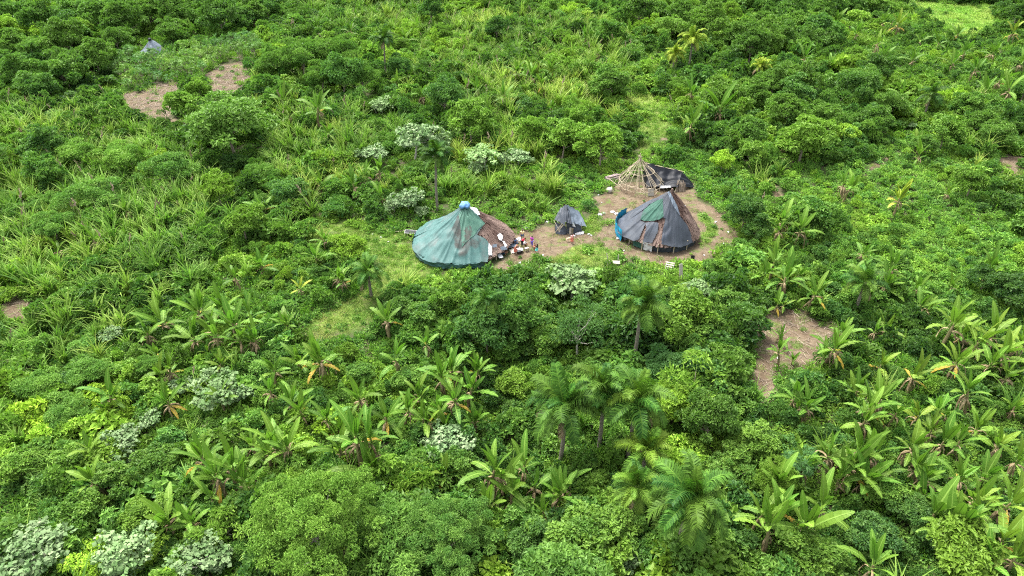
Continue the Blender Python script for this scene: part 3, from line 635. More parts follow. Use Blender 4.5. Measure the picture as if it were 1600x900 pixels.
class Hut:
    def __init__(s, base, apex, Rr, zt, ze, seed, sag=-0.1): s.sag = sag; s.c = base; s.ap = apex; s.R = Rr; s.zt = zt; s.ze = ze; s.sd = seed
    def at(s, off=0.0, fold=0.05):
        def f(th, t):
            lump = 1 + 0.045 * np.sin(2 * th + s.sd) + 0.02 * np.sin(5 * th + 1.7 * s.sd) + 0.012 * np.sin(11 * th + s.sd)
            r = s.R * t * lump
            sag = s.sag * np.sin(np.pi * np.clip(t, 0, 1)) + 0.25 * np.cos(th - 0.2) * np.sin(np.pi * np.clip(t, 0, 1)) - 0.5 * np.clip(0.12 - t, 0, 1)
            fd = fold * ((1 - np.abs(2 * vnoise(th * 5.3 + s.sd * 7 + 0.6 * t, t * 0.8 + s.sd) - 1)) ** 3 * 2.4 * t ** 0.5 + (1 - np.abs(2 * vnoise(th * 13 + s.sd * 3, t * 2.2) - 1)) ** 4 * 1.2 * t + 2.0 * (vnoise(th * 11 + s.sd, t * 4) - 0.5) + 1.2 * np.sin(t * 26 + 9 * vnoise(th * 3, t * 3)) * vnoise(th * 2.5 + 5, t * 2.5) ** 2)
            if fold > 0: fd = fd + 0.24 * (vnoise(th * 3.3 + s.sd * 5, t * 3.4) - 0.4) * np.clip(t * 3, 0, 1)
            z = s.zt + (s.ze - s.zt) * t + sag + off + fd
            x = s.c[0] + s.ap[0] * (1 - t) + r * np.cos(th); y = s.c[1] + s.ap[1] * (1 - t) + r * np.sin(th)
            return np.stack([x, y, z + s.c[2]], -1)
        return f
    def wall(s, Rf, z0, z1, fold=0.05):
        def f(th, t):
            r = s.R * Rf * (1 + 0.045 * np.sin(2 * th + s.sd)) + fold * np.sin(th * 40 + 4 * vnoise(th * 8, t * 3)) + 0.12 * (vnoise(th * 12, t * 4) - 0.5)
            return np.stack([s.c[0] + r * np.cos(th), s.c[1] + r * np.sin(th), s.c[2] + z0 + (z1 - z0) * t], -1)
        return f
    def thatch(s, rows=20, strip=0.1, tlim=1.0, under=None):
        mb = MB()
        for k in range(rows):
            t0 = 0.05 + (tlim - 0.05) * k / rows; n_ = max(10, int(2 * math.pi * s.R * t0 / strip * 1.4))
            th = U(-math.pi, math.pi, n_); ta = np.clip(t0 + U(-.03, .02, n_), 0.03, 9); tb = ta + 1.9 * tlim / rows * U(0.7, 1.2, n_); f = s.at(0.0, 0.0)
            a = f(th, ta); b = f(th + U(-.02, .02, n_), tb); wv = strip * U(0.7, 1.5, n_)
            tb = np.minimum(tb, 1.02 + U(-.012, .012, n_)); b = f(th + U(-.02, .02, n_), tb)
            tg = np.stack([-np.sin(th), np.cos(th), 0 * th], -1) * wv[:, None] * 0.5
            la = U(0.03, 0.08, n_)[:, None] * np.array([0, 0, 1]); lb = U(0.05, 0.12, n_)[:, None] * np.array([0, 0, 1])
            V = np.stack([a - tg + la, a + tg + la, b + tg + lb, b - tg + lb], 1); q = np.arange(n_)[:, None] * 4 + np.arange(4)
            zone = fbm(th * 2.2 + s.sd, ta * 4); c = np.zeros((n_, 4, 3)); c[:, :, 0] = np.clip((zone - 0.32) * 1.5 + (ta - 0.55) * 0.9 + U(-.22, .3, n_), 0, 1)[:, None]
            if under is not None:
                m_ = (a * .3 + b * .7); qx, qy, _ = proj(m_[:, 0], m_[:, 1], m_[:, 2]); kp = ~under(th, ta, qx, qy); V = V[kp]; c = c[kp]; q = np.arange(len(V))[:, None] * 4 + np.arange(4)
            mb.add(V.reshape(-1, 3), None, q, c.reshape(-1, 3))
        return mb.mesh('thatch', M['thatch'])

PI = math.pi
def poly(p):
    def inside(u, v, px, py): return inpoly(px, py, p)
    return inside

# ---- large hut under the teal tarpaulin
c1 = P(726, 381); H1 = Hut(c1, (0.25, -0.2), 6.0, 5.55, 0.85, 0.6)
h1 = obj('thatched_hut', None); tag(h1, 'large conical hut mostly covered by a teal green tarpaulin, brown thatch on one side', 'hut', px=(726, 370))
shell1 = obj('roof_shell', surf_mesh(H1.at(-0.06, 0), -PI, PI, 72, 0.02, 1.0, 12, None, M['thatch'], name='roof_shell'), h1)
tp = [(722, 316), (732, 318), (757, 349), (745, 367), (756, 371), (763, 378), (763, 402), (757, 430), (590, 430), (590, 290), (715, 290)]
def m1(u, v, px, py): return inpoly(px, py, tp) | ((u > 1.75)) | (u < -3.0)
o = obj('thatch', H1.thatch(under=m1), shell1); o['kind'] = 'stuff'
soot = [[(717, 330), (722, 340), (724, 370), (726, 400), (716, 400), (710, 378), (708, 356)], [(726, 374), (748, 373), (752, 378), (740, 386), (730, 392), (722, 400)]]
tarp1 = obj('tarpaulin', surf_mesh(H1.at(0.2, 0.075), -PI, PI, 300, 0.0, 1.07, 70, m1, M['teal'], soot, 'tarpaulin'), h1)
obj('tarpaulin_skirt', surf_mesh(H1.wall(1.05, 0.12, 0.95, 0.08), -PI, PI, 260, 0, 1, 10, lambda u, v, px, py: (px < 757) & (py > 366) | (u > 2.6), M['teal'], name='skirt'), h1)
obj('tarpaulin_patch', surf_mesh(H1.at(0.26, 0.075), -PI, PI, 300, 0.01, 0.8, 90, poly([(723, 321), (731, 321), (736, 328), (758, 349), (747, 358), (742, 367), (734, 373), (728, 378), (722, 386), (720, 358), (717, 336)]),
    M['green'], [[(727, 354), (735, 353), (738, 364), (734, 377), (726, 381), (725, 366)]], 'patch'), tarp1)
for nm, pl in (('white_sheet', [(763, 379), (768, 384), (769, 399), (761, 398)]), ('white_sheet', [(733, 323), (745, 325), (750, 335), (745, 337)]), ('white_sheet', [(777, 367), (782, 364), (786, 369), (784, 376), (780, 375)]),
               ('white_sheet', [(785, 376), (788, 377), (793, 384), (789, 386)])):
    obj(nm, surf_mesh(H1.at(0.26, 0.03), -PI, PI, 340, 0.02, 1.06, 110, poly(pl), M['white'], name='white_sheet'), h1)
for pl in ([(769, 382), (777, 381), (776, 386), (770, 387)], [(781, 386), (790, 384), (793, 390), (784, 391)]):
    obj('grey_sheet', surf_mesh(H1.at(0.25, 0.04), -PI, PI, 340, 0.4, 1.06, 80, poly(pl), M['bluegrey'], name='grey_sheet'), h1)
th, ph = np.meshgrid(np.linspace(0, 2 * PI, 25), np.linspace(-0.5, PI / 2, 9), indexing='ij')
def blob(c, rx, ry, rz, seed, amp=0.16):
    r = 1 + amp * (2 * vnoise(th * 1.9 + seed, ph * 2.3) - 1) * np.cos(ph); V = np.stack([c[0] + rx * r * np.cos(ph) * np.cos(th), c[1] + ry * r * np.cos(ph) * np.sin(th), c[2] + rz * r * np.sin(ph)], -1)
    V[-1] = V[0]; i, j = np.meshgrid(np.arange(24), np.arange(8), indexing='ij'); mb = MB(); mb.add(V.reshape(-1, 3), None, np.stack([i * 9 + j, (i + 1) * 9 + j, (i + 1) * 9 + j + 1, i * 9 + j + 1], -1).reshape(-1, 4)); return mb
ap = np.array([c1[0] + .25, c1[1] - .2, c1[2] + 5.65]); obj('apex_cover', blob(ap, 0.62, 0.55, 0.42, 3, 0.4).mesh('apex_cover', M['bluecloth'], True), h1)
for k in range(14):
    a = -2.4 + k * 0.33; mb = MB(); b = np.array([c1[0] + 5.6 * math.cos(a), c1[1] + 5.6 * math.sin(a), 0]); tube(mb, [b, b + [0, 0, 1.3]], [0.06, 0.05], 6); obj('post', mb.mesh('post', M['pole']), h1)
obj('inner_wall', surf_mesh(H1.wall(0.9, 0, 1.2), -PI, PI, 90, 0, 1, 3, None, M['straw'], name='inner_wall'), h1)

# ---- hut under grey tarpaulins
c2 = P(1028, 366); H2 = Hut(c2, (1.05, 0.0), 4.9, 6.3, 1.0, 2.1, 0.12)
h2 = obj('thatched_hut', None); tag(h2, 'conical hut patched with grey tarpaulins and a green net over pinkish thatch', 'hut', px=(1030, 345))
shell2 = obj('roof_shell', surf_mesh(H2.at(-0.06, 0), -PI, PI, 72, 0.02, 1.0, 12, None, M['thatch'], name='roof_shell'), h2)
A = [(1038, 290), (1036, 312), (1015, 318), (1004, 333), (1001, 345), (1009, 348), (998, 374), (985, 378), (950, 374), (950, 330), (990, 300), (1030, 292)]
B = [(1036, 310), (1037, 330), (1038, 337), (1030, 343), (1018, 345), (1006, 345), (1001, 343), (1003, 333), (1014, 317)]
Cc = [(1035, 296), (1041, 297), (1052, 318), (1062, 338), (1054, 333), (1053, 343), (1037, 341), (1036, 315)]
D = [(1041, 297), (1047, 300), (1058, 321), (1063, 338), (1052, 322)]
E = [(1040, 340), (1053, 341), (1054, 331), (1062, 337), (1074, 352), (1079, 365), (1084, 384), (1060, 388), (1033, 381), (1036, 356)]
Fp = [(1008, 348), (1019, 346), (1029, 348), (1028, 362), (1019, 379), (1004, 378), (1010, 355)]
o = obj('thatch', H2.thatch(20, 0.1, 1.0, lambda u, v, px, py: anyin(px, py, [A, B, Cc, D, E, Fp])), shell2); o['kind'] = 'stuff'
for nm, pl, mt, off, fo in (('grey_tarpaulin', A, 'grey', 0.2, 0.05), ('green_net', B, 'mesh', 0.24, 0.07), ('grey_tarpaulin', Cc, 'grey', 0.28, 0.05), ('grey_tarpaulin', Fp, 'grey', 0.2, 0.06), ('grey_tarpaulin', E, 'grey', 0.25, 0.07), ('grey_flap', D, 'bluegrey', 0.36, 0.04)):
    back = nm == 'grey_tarpaulin' and pl is A
    obj(nm, surf_mesh(H2.at(off, fo), -PI, PI, 300, 0.03, 1.06, 90, (lambda u, v, px, py: inpoly(px, py, A) | ((u > 2.2) & (u < 2.9))) if back else poly(pl), M[mt], name=nm), h2)
obj('blue_tarpaulin', surf_mesh(H2.wall(1.09, 0.15, 1.75, 0.05), 2.3, 3.5, 40, 0, 1, 10, None, M['sky'], name='blue'), h2)
obj('wall_sheet', surf_mesh(H2.wall(0.95, 0, 1.2, 0.05), -PI, PI, 200, 0, 1, 8, lambda u, v, px, py: (px > 1020) & (px < 1090) & (u < 0.3), M['grey'], name='wall'), h2)
obj('wall_sheet', surf_mesh(H2.wall(0.96, 0.1, 1.2, 0.05), -PI, PI, 200, 0, 1, 8, lambda u, v, px, py: (px > 989) & (px < 1005) & (u < 0), M['mesh'], name='wall'), h2)
obj('wall_sheet', surf_mesh(H2.wall(0.99, 0.1, 1.2, 0.03), -PI, PI, 240, 0, 1, 8, lambda u, v, px, py: (px > 1005) & (px < 1019) & (u < 0), M['white'], name='wall'), h2)
obj('inner_wall', surf_mesh(H2.wall(0.88, 0, 1.4), -PI, PI, 90, 0, 1, 3, None, M['straw'], name='inner_wall'), h2)
for k in range(5):
    a = -2.6 + k * 0.42; mb = MB(); b = np.array([c2[0] + 4.8 * math.cos(a), c2[1] + 4.8 * math.sin(a), 0]); tube(mb, [b, b + [0, 0, 1.35]], [0.06, 0.05], 6); obj('post', mb.mesh('post', M['pole']), h2)
mb = MB()
for k in range(7):
    a = U(0, 6.28); b = np.array([c2[0] + 1.05, c2[1], c2[2] + 6.0]); tube(mb, [b + [0.35 * math.cos(a), 0.35 * math.sin(a), -0.4], b + [0.08 * math.cos(a), 0.1 * math.sin(a), 0.55]], [0.09, 0.06], 5, (U(0, 1), 0, 0))
obj('apex_bundle', mb.mesh('apex_bundle', M['thatch']), h2)

# ---- sheets spanned between four corners
def patch(p00, p10, p11, p01, n=14, sag=0.2, wr=0.06, seed=0.0):
    def f(u, v):
        q = [np.array(p, float) for p in (p00, p10, p11, p01)]
        b = (1 - u)[..., None] * ((1 - v)[..., None] * q[0] + v[..., None] * q[3]) + u[..., None] * ((1 - v)[..., None] * q[1] + v[..., None] * q[2])
        b[..., 2] -= sag * np.sin(PI * u) * np.sin(PI * v) + wr * (np.sin(u * 19 + 3 * vnoise(u * 4 + seed, v * 3)) + 2 * vnoise(u * 7 + seed, v * 7) - 1)
        b[..., 1] -= wr * 2 * (vnoise(u * 9 + seed, v * 5) - 0.5); return b
    return surf_mesh(f, 0, 1, n, 0, 1, n, None, None, name='sheet')
def sheet(name, parent, mt, *a, **k):
    me = patch(*a, **k); me.materials.clear(); me.materials.append(M[mt]); return obj(name, me, parent)
def pole(parent, a, b, r=0.04, mt='pole', name='pole'):
    mb = MB(); a = np.array(a, float); b = np.array(b, float); m = (a + b) / 2 + U(-.06, .06, 3); tube(mb, [a, m, b], [r, r * 0.9, r * 0.7], 6, (U(0, 1), 0, 0)); return obj(name, mb.mesh(name, M[mt]), parent)

# ---- small shelter between the huts
s1 = obj('tarpaulin_shelter', None, None, tuple(P(888, 359))); tag(s1, 'small ragged grey and black tarpaulin shelter standing between the two big huts', 'shelter', px=(888, 342))
sheet('roof_sheet', s1, 'grey', (-0.6, -1.15, 1.35), (-1.9, 0.1, 1.5), (-1.1, 1.6, 2.3), (-0.35, 0.8, 3.35), sag=-0.12, seed=3)
sheet('roof_sheet', s1, 'bluegrey', (0.25, -1.0, 1.55), (2.35, -0.3, 0.65), (1.6, 1.8, 1.6), (-0.35, 0.8, 3.35), sag=0.12, seed=8)
sheet('roof_sheet', s1, 'grey', (-0.6, -1.05, 1.75), (0.35, -1.05, 1.5), (0.1, 0.2, 2.6), (-0.35, 0.8, 3.3), sag=0.05, seed=5)
sheet('wall_sheet', s1, 'grey', (-1.75, -1.15, 0.0), (-0.35, -1.25, 0.0), (-0.4, -1.0, 1.05), (-1.75, 0.1, 1.2), seed=6, sag=0)
sheet('wall_sheet', s1, 'black', (-1.75, 0.9, 0.0), (-1.8, -0.9, 0.0), (-1.75, 0.2, 1.5), (-1.7, 1.2, 2.0), seed=2, sag=0)
sheet('wall_sheet', s1, 'grey', (-0.35, -1.1, 0.0), (1.7, -1.0, 0.0), (1.6, -0.75, 1.05), (-0.4, -0.85, 1.9), seed=9, sag=0)
sheet('wall_sheet', s1, 'black', (1.7, -0.9, 0.0), (1.9, 1.6, 0.0), (1.6, 1.7, 1.5), (1.65, -0.7, 1.1), seed=4, sag=0)
sheet('white_sheet', s1, 'white', (0.7, -1.3, 0.02), (1.9, -1.2, 0.02), (2.0, -0.95, 0.35), (0.9, -1.1, 0.2), seed=7, sag=0, wr=0.03)
sheet('white_sheet', s1, 'white', (0.4, -1.2, 1.25), (0.85, -1.1, 1.0), (0.7, -1.0, 1.3), (0.45, -1.05, 1.75), seed=1, sag=0, wr=0.02, n=6)
mb = MB(); box(mb, (0.15, -1.2, 0.5), (0.26, 0.05, 0.98)); obj('door_board', mb.mesh('door_board', M['board']), s1)
mb = MB(); box(mb, (0.43, -1.19, 0.46), (0.24, 0.05, 0.9)); obj('door_board', mb.mesh('door_board', M['straw']), s1)
for a, b in (((-1.9, -0.9, 0), (-0.9, -1.25, 1.4)), ((-2.0, -0.3, 1.6), (-1.2, -1.3, 0.4)), ((-1.6, -1.1, 0.5), (-0.9, -0.9, 1.5)), ((-1.4, -1.15, 0.4), (-0.7, -1.0, 1.4)), ((-0.35, 0.8, 0), (-0.35, 0.8, 3.3)), ((1.6, -0.8, 0), (1.6, -0.8, 1.15))): pole(s1, a, b, 0.03)

# ---- bare pole frame of an unfinished hut
fb = P(999, 292); s2 = obj('hut_frame', None, None, tuple(fb)); tag(s2, 'bare conical pole frame of an unfinished hut beside black plastic shelter', 'hut frame', px=(997, 275))
FA = np.array([-0.4, 0.0, 4.2]); FR = 3.05
for k in range(34):
    a = k / 34 * 2 * PI + U(-.12, .12); b = np.array([FR * math.cos(a), FR * math.sin(a), 1.25 + U(-.1, .1)])
    tp_ = FA + np.array([0.1 * math.cos(a + 3.1), 0.1 * math.sin(a + 3.1), U(0, 0.7)]); d = (tp_ - b); pole(s2, b - d * U(0.0, 0.3) + U(-.2, .2, 3) * [1, 1, .3], tp_ + nrm(d) * U(0.0, 0.45), U(.02, .042))
for k in range(13):
    a = k / 13 * 2 * PI; b = np.array([FR * math.cos(a), FR * math.sin(a), 0.0]); pole(s2, b, b + [0, 0, 1.4 + U(-.1, .3)], 0.05, name='post')
for z, rr in ((1.25, FR + 0.04), (0.55, FR + 0.06), (2.6, FR * 0.62)):
    for k in range(12):
        a, b = k / 12 * 2 * PI, (k + 1) / 12 * 2 * PI; pole(s2, (rr * math.cos(a), rr * math.sin(a), z + U(-.08, .08)), (rr * math.cos(b), rr * math.sin(b), z + U(-.08, .08)), 0.032, name='rail')
for k in range(14): a = U(0, 6.28); b = np.array([FR * math.cos(a), FR * math.sin(a), U(.2, 1.6)]) * U(.7, 1.15); pole(s2, b, b + np.array([U(-1.3, 1.3), U(-1.3, 1.3), U(-.5, 1.2)]), U(.018, .03))
pole(s2, (0, 0, 0), (-0.4, 0, 5.3), 0.07, name='centre_pole'); pole(s2, (-3.6, -0.4, 0.3), (-1.2, -2.9, 1.5), 0.04); pole(s2, (-4.6, 0.4, 1.2), (-3.2, -0.6, 0.5), 0.05)

# ---- black plastic lean-to
s3 = obj('plastic_shelter', None, None, tuple(P(1045, 294))); tag(s3, 'low shelter of sagging black plastic sheet behind the grey tarpaulin hut', 'shelter', px=(1047, 272))
sheet('roof_sheet', s3, 'black', (-3.4, -0.5, 0.4), (1.0, -1.1, 0.8), (2.0, 1.5, 1.95), (-3.1, 3.0, 2.6), n=30, sag=0.45, wr=0.09, seed=4)
sheet('roof_sheet', s3, 'black', (2.0, 1.5, 1.95), (1.05, -1.0, 0.9), (3.7, 0.1, 0.15), (3.6, 1.6, 0.3), n=20, sag=-0.1, seed=2)
sheet('roof_sheet', s3, 'black', (-3.1, 3.0, 2.6), (2.0, 1.5, 1.95), (3.0, 3.6, 0.3), (-3.2, 4.4, 0.4), n=16, sag=0.1, seed=6)
sheet('side_sheet', s3, 'black', (-3.4, -0.5, 0.0), (-3.2, 4.2, 0.0), (-3.1, 3.1, 2.55), (-3.15, 2.9, 2.5), n=12, sag=0, seed=5)
sheet('white_sheet', s3, 'white', (-1.6, -1.25, 0.62), (0.0, -1.3, 0.75), (-0.1, -1.1, 1.02), (-1.5, -1.0, 0.92), n=8, sag=0.05, wr=0.02)
mb = MB()
for k in range(40): x = U(0.9, 2.3); tube(mb, [[x, -1.0 + U(-.2, .2), 0], [x + U(-.15, .15), -0.6 + U(-.2, .2), U(0.9, 1.6)]], [0.04, 0.025], 4, (U(0, 1), 0, 0))
o = obj('straw_wall', mb.mesh('straw_wall', M['stick']), s3); o['kind'] = 'stuff'
for a, b in (((-3.0, 3.0, 0), (-3.1, 3.0, 2.65)), ((2.0, 1.5, 0), (2.0, 1.5, 2.0)), ((-3.3, 3.05, 2.6), (2.2, 1.45, 1.95)), ((0.6, -1.3, 0), (1.3, -0.3, 1.5))): pole(s3, a, b, 0.05)

# ---- far hut in the cassava field
c3 = P(241, 86); H3 = Hut(c3, (0, 0), 2.5, 3.4, 0.8, 1.0); h3 = obj('thatched_hut', None); tag(h3, 'small far cone hut wrapped in dark blue-grey sheet beside the cassava field', 'hut', px=(241, 74))
obj('roof_sheet', surf_mesh(H3.at(0.12, 0.05), -PI, PI, 80, 0.02, 1.0, 16, lambda u, v, px, py: (px < 252) | (v < 0.75), M['bluegrey'], name='roof'), h3)
o = obj('thatch', H3.thatch(9, 0.2), h3); o['kind'] = 'stuff'
obj('wall', surf_mesh(H3.wall(0.88, 0, 1.0), -PI, PI, 40, 0, 1, 3, None, M['straw'], name='wall'), h3)
obj('apex_cover', blob(c3 + np.array([0, 0, 3.4]), 0.4, 0.4, 0.35, 5).mesh('apex_cover', M['black'], True), h3)

# ------------------------------------------------------------------ people
def skin(edges_pts, edges, radii, mat, sub=1, name='body'):
    me = bpy.data.meshes.new(name); me.from_pydata([tuple(p) for p in edges_pts], edges, [])
    o = bpy.data.objects.new(name, me); C.objects.link(o); m = o.modifiers.new('s', 'SKIN'); m.use_smooth_shade = True
    sk = me.skin_vertices[0].data if me.skin_vertices else None
    if sk is None:
        me.skin_vertices.new() if hasattr(me.skin_vertices, 'new') else None; sk = me.skin_vertices[0].data
    for k, r in enumerate(radii): sk[k].radius = (r, r) if np.isscalar(r) else r; sk[k].use_root = (k == 0)
    if sub: q = o.modifiers.new('u', 'SUBSURF'); q.levels = sub; q.render_levels = sub
    dg = bpy.context.evaluated_depsgraph_get(); out = bpy.data.meshes.new_from_object(o.evaluated_get(dg)); bpy.data.objects.remove(o); out.materials.clear(); out.materials.append(M[mat])
    for p_ in out.polygons: p_.material_index = 0; p_.use_smooth = True
    return out
def joints(pose):
    J = dict(pel=(0, 0, .93), chest=(0, 0, 1.24), neck=(0, 0.01, 1.43), head=(0, .03, 1.53), crown=(0, .02, 1.62), nose=(0, .13, 1.53))
    for s, n_ in ((-1, 'l'), (1, 'r')):
        J.update({n_ + 'sh': (s * .18, 0, 1.38), n_ + 'el': (s * .25, -.03, 1.12), n_ + 'wr': (s * .24, .09, .9), n_ + 'ha': (s * .23, .12, .82), n_ + 'hip': (s * .09, 0, .88), n_ + 'kn': (s * .1, .03, .5), n_ + 'an': (s * .11, -.02, .08), n_ + 'to': (s * .13, .15, .035)})
    if pose == 'walk': J['lkn'] = (-.1, .16, .52); J['lan'] = (-.1, .16, .1); J['lto'] = (-.11, .33, .04); J['ran'] = (.1, -.18, .12); J['rto'] = (.11, -.05, .035)
    if pose in ('sit', 'crouch'):
        dz = .62 if pose == 'sit' else .72
        for k in ('pel', 'chest', 'neck', 'head', 'crown', 'nose', 'lsh', 'rsh', 'lel', 'rel', 'lwr', 'rwr', 'lha', 'rha', 'lhip', 'rhip'):
            x, y, z = J[k]; f = max(0, z - .93); J[k] = (x, y + f * .35 - (.12 if pose == 'crouch' else 0), z - dz - f * .08)
        for s, n_ in ((-1, 'l'), (1, 'r')):
            J[n_ + 'kn'] = (s * .14, .38, .5 if pose == 'crouch' else .42); J[n_ + 'an'] = (s * .12, .22 if pose == 'crouch' else .45, .08); J[n_ + 'to'] = (s * .13, .4 if pose == 'crouch' else .62, .035)
            J[n_ + 'el'] = (s * .27, .22, .56); J[n_ + 'wr'] = (s * .16, .42, .52); J[n_ + 'ha'] = (s * .12, .5, .5)
    if pose == 'bend':
        for k in ('chest', 'neck', 'head', 'crown', 'nose', 'lsh', 'rsh', 'lel', 'rel', 'lwr', 'rwr', 'lha', 'rha'):
            x, y, z = J[k]; d = z - .93; a = .75; J[k] = (x, y + d * math.sin(a) if d > 0 else y + .25, .93 + d * math.cos(a) if d > 0 else z - .1)
        for s, n_ in ((-1, 'l'), (1, 'r')): J[n_ + 'el'] = (s * .24, .36, .95); J[n_ + 'wr'] = (s * .2, .46, .74); J[n_ + 'ha'] = (s * .19, .5, .66)
    if pose == 'arms': 
        for s, n_ in ((-1, 'l'), (1, 'r')): J[n_ + 'el'] = (s * .27, .08, 1.14); J[n_ + 'wr'] = (s * .14, .27, 1.12); J[n_ + 'ha'] = (s * .08, .33, 1.12)
    return {k: np.array(v, float) for k, v in J.items()}
RAD = dict(pel=(.14, .11), chest=(.15, .11), neck=.05, head=(.08, .095), crown=(.06, .07), nose=.02, sh=.06, el=.042, wr=.03, ha=.035, hip=.09, kn=.06, an=.04, to=.035)
def person(px, py, h, face, pose, label, shirt=None, bottom='blackcloth', kindb='shorts', hair='short', z0=0.0):
    p = P(px, py); t = obj('person', None, None, (p[0], p[1], p[2] + z0), (0, 0, face), h / 1.62)
    J = joints(pose); pts = []; ed = []; rd = []; ix = {}
    def add(k, pos, r, par=None):
        ix[k] = len(pts); pts.append(pos); rd.append(r)
        if par: ed.append((ix[par], ix[k]))
    for k, par in (('pel', None), ('chest', 'pel'), ('neck', 'chest'), ('head', 'neck'), ('crown', 'head'), ('nose', 'head')): add(k, J[k], RAD[k], par)
    for s, n_ in ((-1, 'l'), (1, 'r')):
        for k, par in (('sh', 'chest'), ('el', 'sh'), ('wr', 'el'), ('ha', 'wr')): add(n_ + k, J[n_ + k], RAD[k], n_ + par if par != 'chest' else par)
        d = nrm(J[n_ + 'ha'] - J[n_ + 'wr']); sx = np.array([1.0, 0, 0]) if abs(d[0]) < .6 else np.array([0, 1.0, 0])
        for q in range(4):
            f0 = J[n_ + 'ha'] + sx * (q - 1.5) * .021 + d * .03; add(f'{n_}f{q}', f0, .0085, n_ + 'ha'); add(f'{n_}g{q}', f0 + d * (.07 - .008 * abs(q - 1.2)) + np.array([0, .012, -.01]), .007, f'{n_}f{q}')
        add(n_ + 'th', J[n_ + 'wr'] * .5 + J[n_ + 'ha'] * .5 + sx * s * -.045, .009, n_ + 'ha'); add(n_ + 'th2', J[n_ + 'ha'] + sx * s * -.06 + d * .02, .008, n_ + 'th')
        for k, par in (('hip', 'pel'), ('kn', 'hip'), ('an', 'kn'), ('to', 'an')): add(n_ + k, J[n_ + k], RAD[k], n_ + par if par != 'pel' else par)
    obj('body', skin(pts, ed, rd, 'skin'), t)
    if shirt:
        q = ['pel', 'chest', 'neck', 'lsh', 'rsh', 'lel', 'rel']; pp = [J[k] for k in q]; pp[2] = J['neck'] * .6 + J['chest'] * .4; pp[5] = J['lel'] * .8 + J['lsh'] * .2; pp[6] = J['rel'] * .8 + J['rsh'] * .2
        obj('shirt', skin(pp, [(0, 1), (1, 2), (1, 3), (1, 4), (3, 5), (4, 6)], [(.165, .135), (.18, .135), .08, .08, .08, .062, .062], shirt), t)
    if kindb == 'shorts' or kindb == 'trousers':
        f = .75 if kindb == 'shorts' else 1.0; pp = [J['pel'] + [0, 0, .03], J['lhip'], J['rhip'], J['lhip'] + (J['lkn'] - J['lhip']) * f, J['rhip'] + (J['rkn'] - J['rhip']) * f]; e2 = [(0, 1), (0, 2), (1, 3), (2, 4)]; r2 = [(.165, .135), .11, .11, .085, .085]
        if kindb == 'trousers': pp += [J['lan'] + [0, 0, .04], J['ran'] + [0, 0, .04]]; e2 += [(3, 5), (4, 6)]; r2 += [.06, .06]
        obj('trousers' if kindb == 'trousers' else 'shorts', skin(pp, e2, r2, bottom), t)
    elif kindb == 'skirt':
        mb = MB(); a, b = J['pel'] + [0, 0, .08], (J['lkn'] + J['rkn']) / 2 + [0, 0, -.08]; tube(mb, [a, a * .6 + b * .4, b], [.16, .2, .25], 14, cap=False); obj('skirt', mb.mesh('skirt', M[bottom], True), t)
    mb = blob(J['head'] * .45 + J['crown'] * .55 + [0, -.02, .0], .098, .115, .1, 2, .1); obj('hair', mb.mesh('hair', M['hair'], True), t)
    if hair == 'long': mb = MB(); tube(mb, [J['crown'] + [0, -.07, -.02], J['neck'] + [0, -.1, 0], J['chest'] * .5 + J['neck'] * .5 + [0, -.15, -.05]], [.08, .09, .04], 9); obj('long_hair', mb.mesh('long_hair', M['hair'], True), t)
    tag(t, label, 'person', px=(px, py)); return t
person(816, 376, 1.62, 3.1, 'stand', 'person in pale yellow shirt standing beside the seated group at the green hut', 'yellow', 'navy', 'shorts')
person(807, 383, 1.5, 1.2, 'sit', 'person in dark blue clothes sitting nearest the blue-grey sheet', 'navy', 'navy', 'shorts', z0=0.1)
person(815.5, 385.5, 1.6, 4.2, 'bend', 'person in red shirt and dark trousers bending over white cloth', 'red', 'blackcloth', 'trousers')
person(805, 397, 1.6, 5.2, 'bend', 'bare-chested person in brick red wrap leaning over the white tub', None, 'brickred', 'skirt')
person(831, 385, 1.5, 2.6, 'arms', 'person in magenta shirt and violet shorts standing alone on bare ground', 'purple', 'violet', 'trousers')
person(835.5, 392.5, 1.25, 2.0, 'stand', 'bare-chested child in brick red shorts beside child in turquoise', None, 'brickred', 'shorts')
person(839, 395, 1.3, 1.0, 'walk', 'long-haired child in turquoise skirt seen from behind', 'blackcloth', 'turquoise', 'skirt', 'long')
person(893.5, 380, 1.35, 3.4, 'walk', 'child in pinkish red dress walking in front of the small shelter', 'pinkish', 'brickred', 'skirt')
person(787, 398, 1.5, 4.5, 'crouch', 'dark-haired person crouching under the eave of the green hut', 'blackcloth', 'navy', 'shorts')
person(821, 384, 1.2, 3.8, 'crouch', 'small child in white crouching behind the white cloth', 'whitecloth', 'blackcloth', 'shorts')

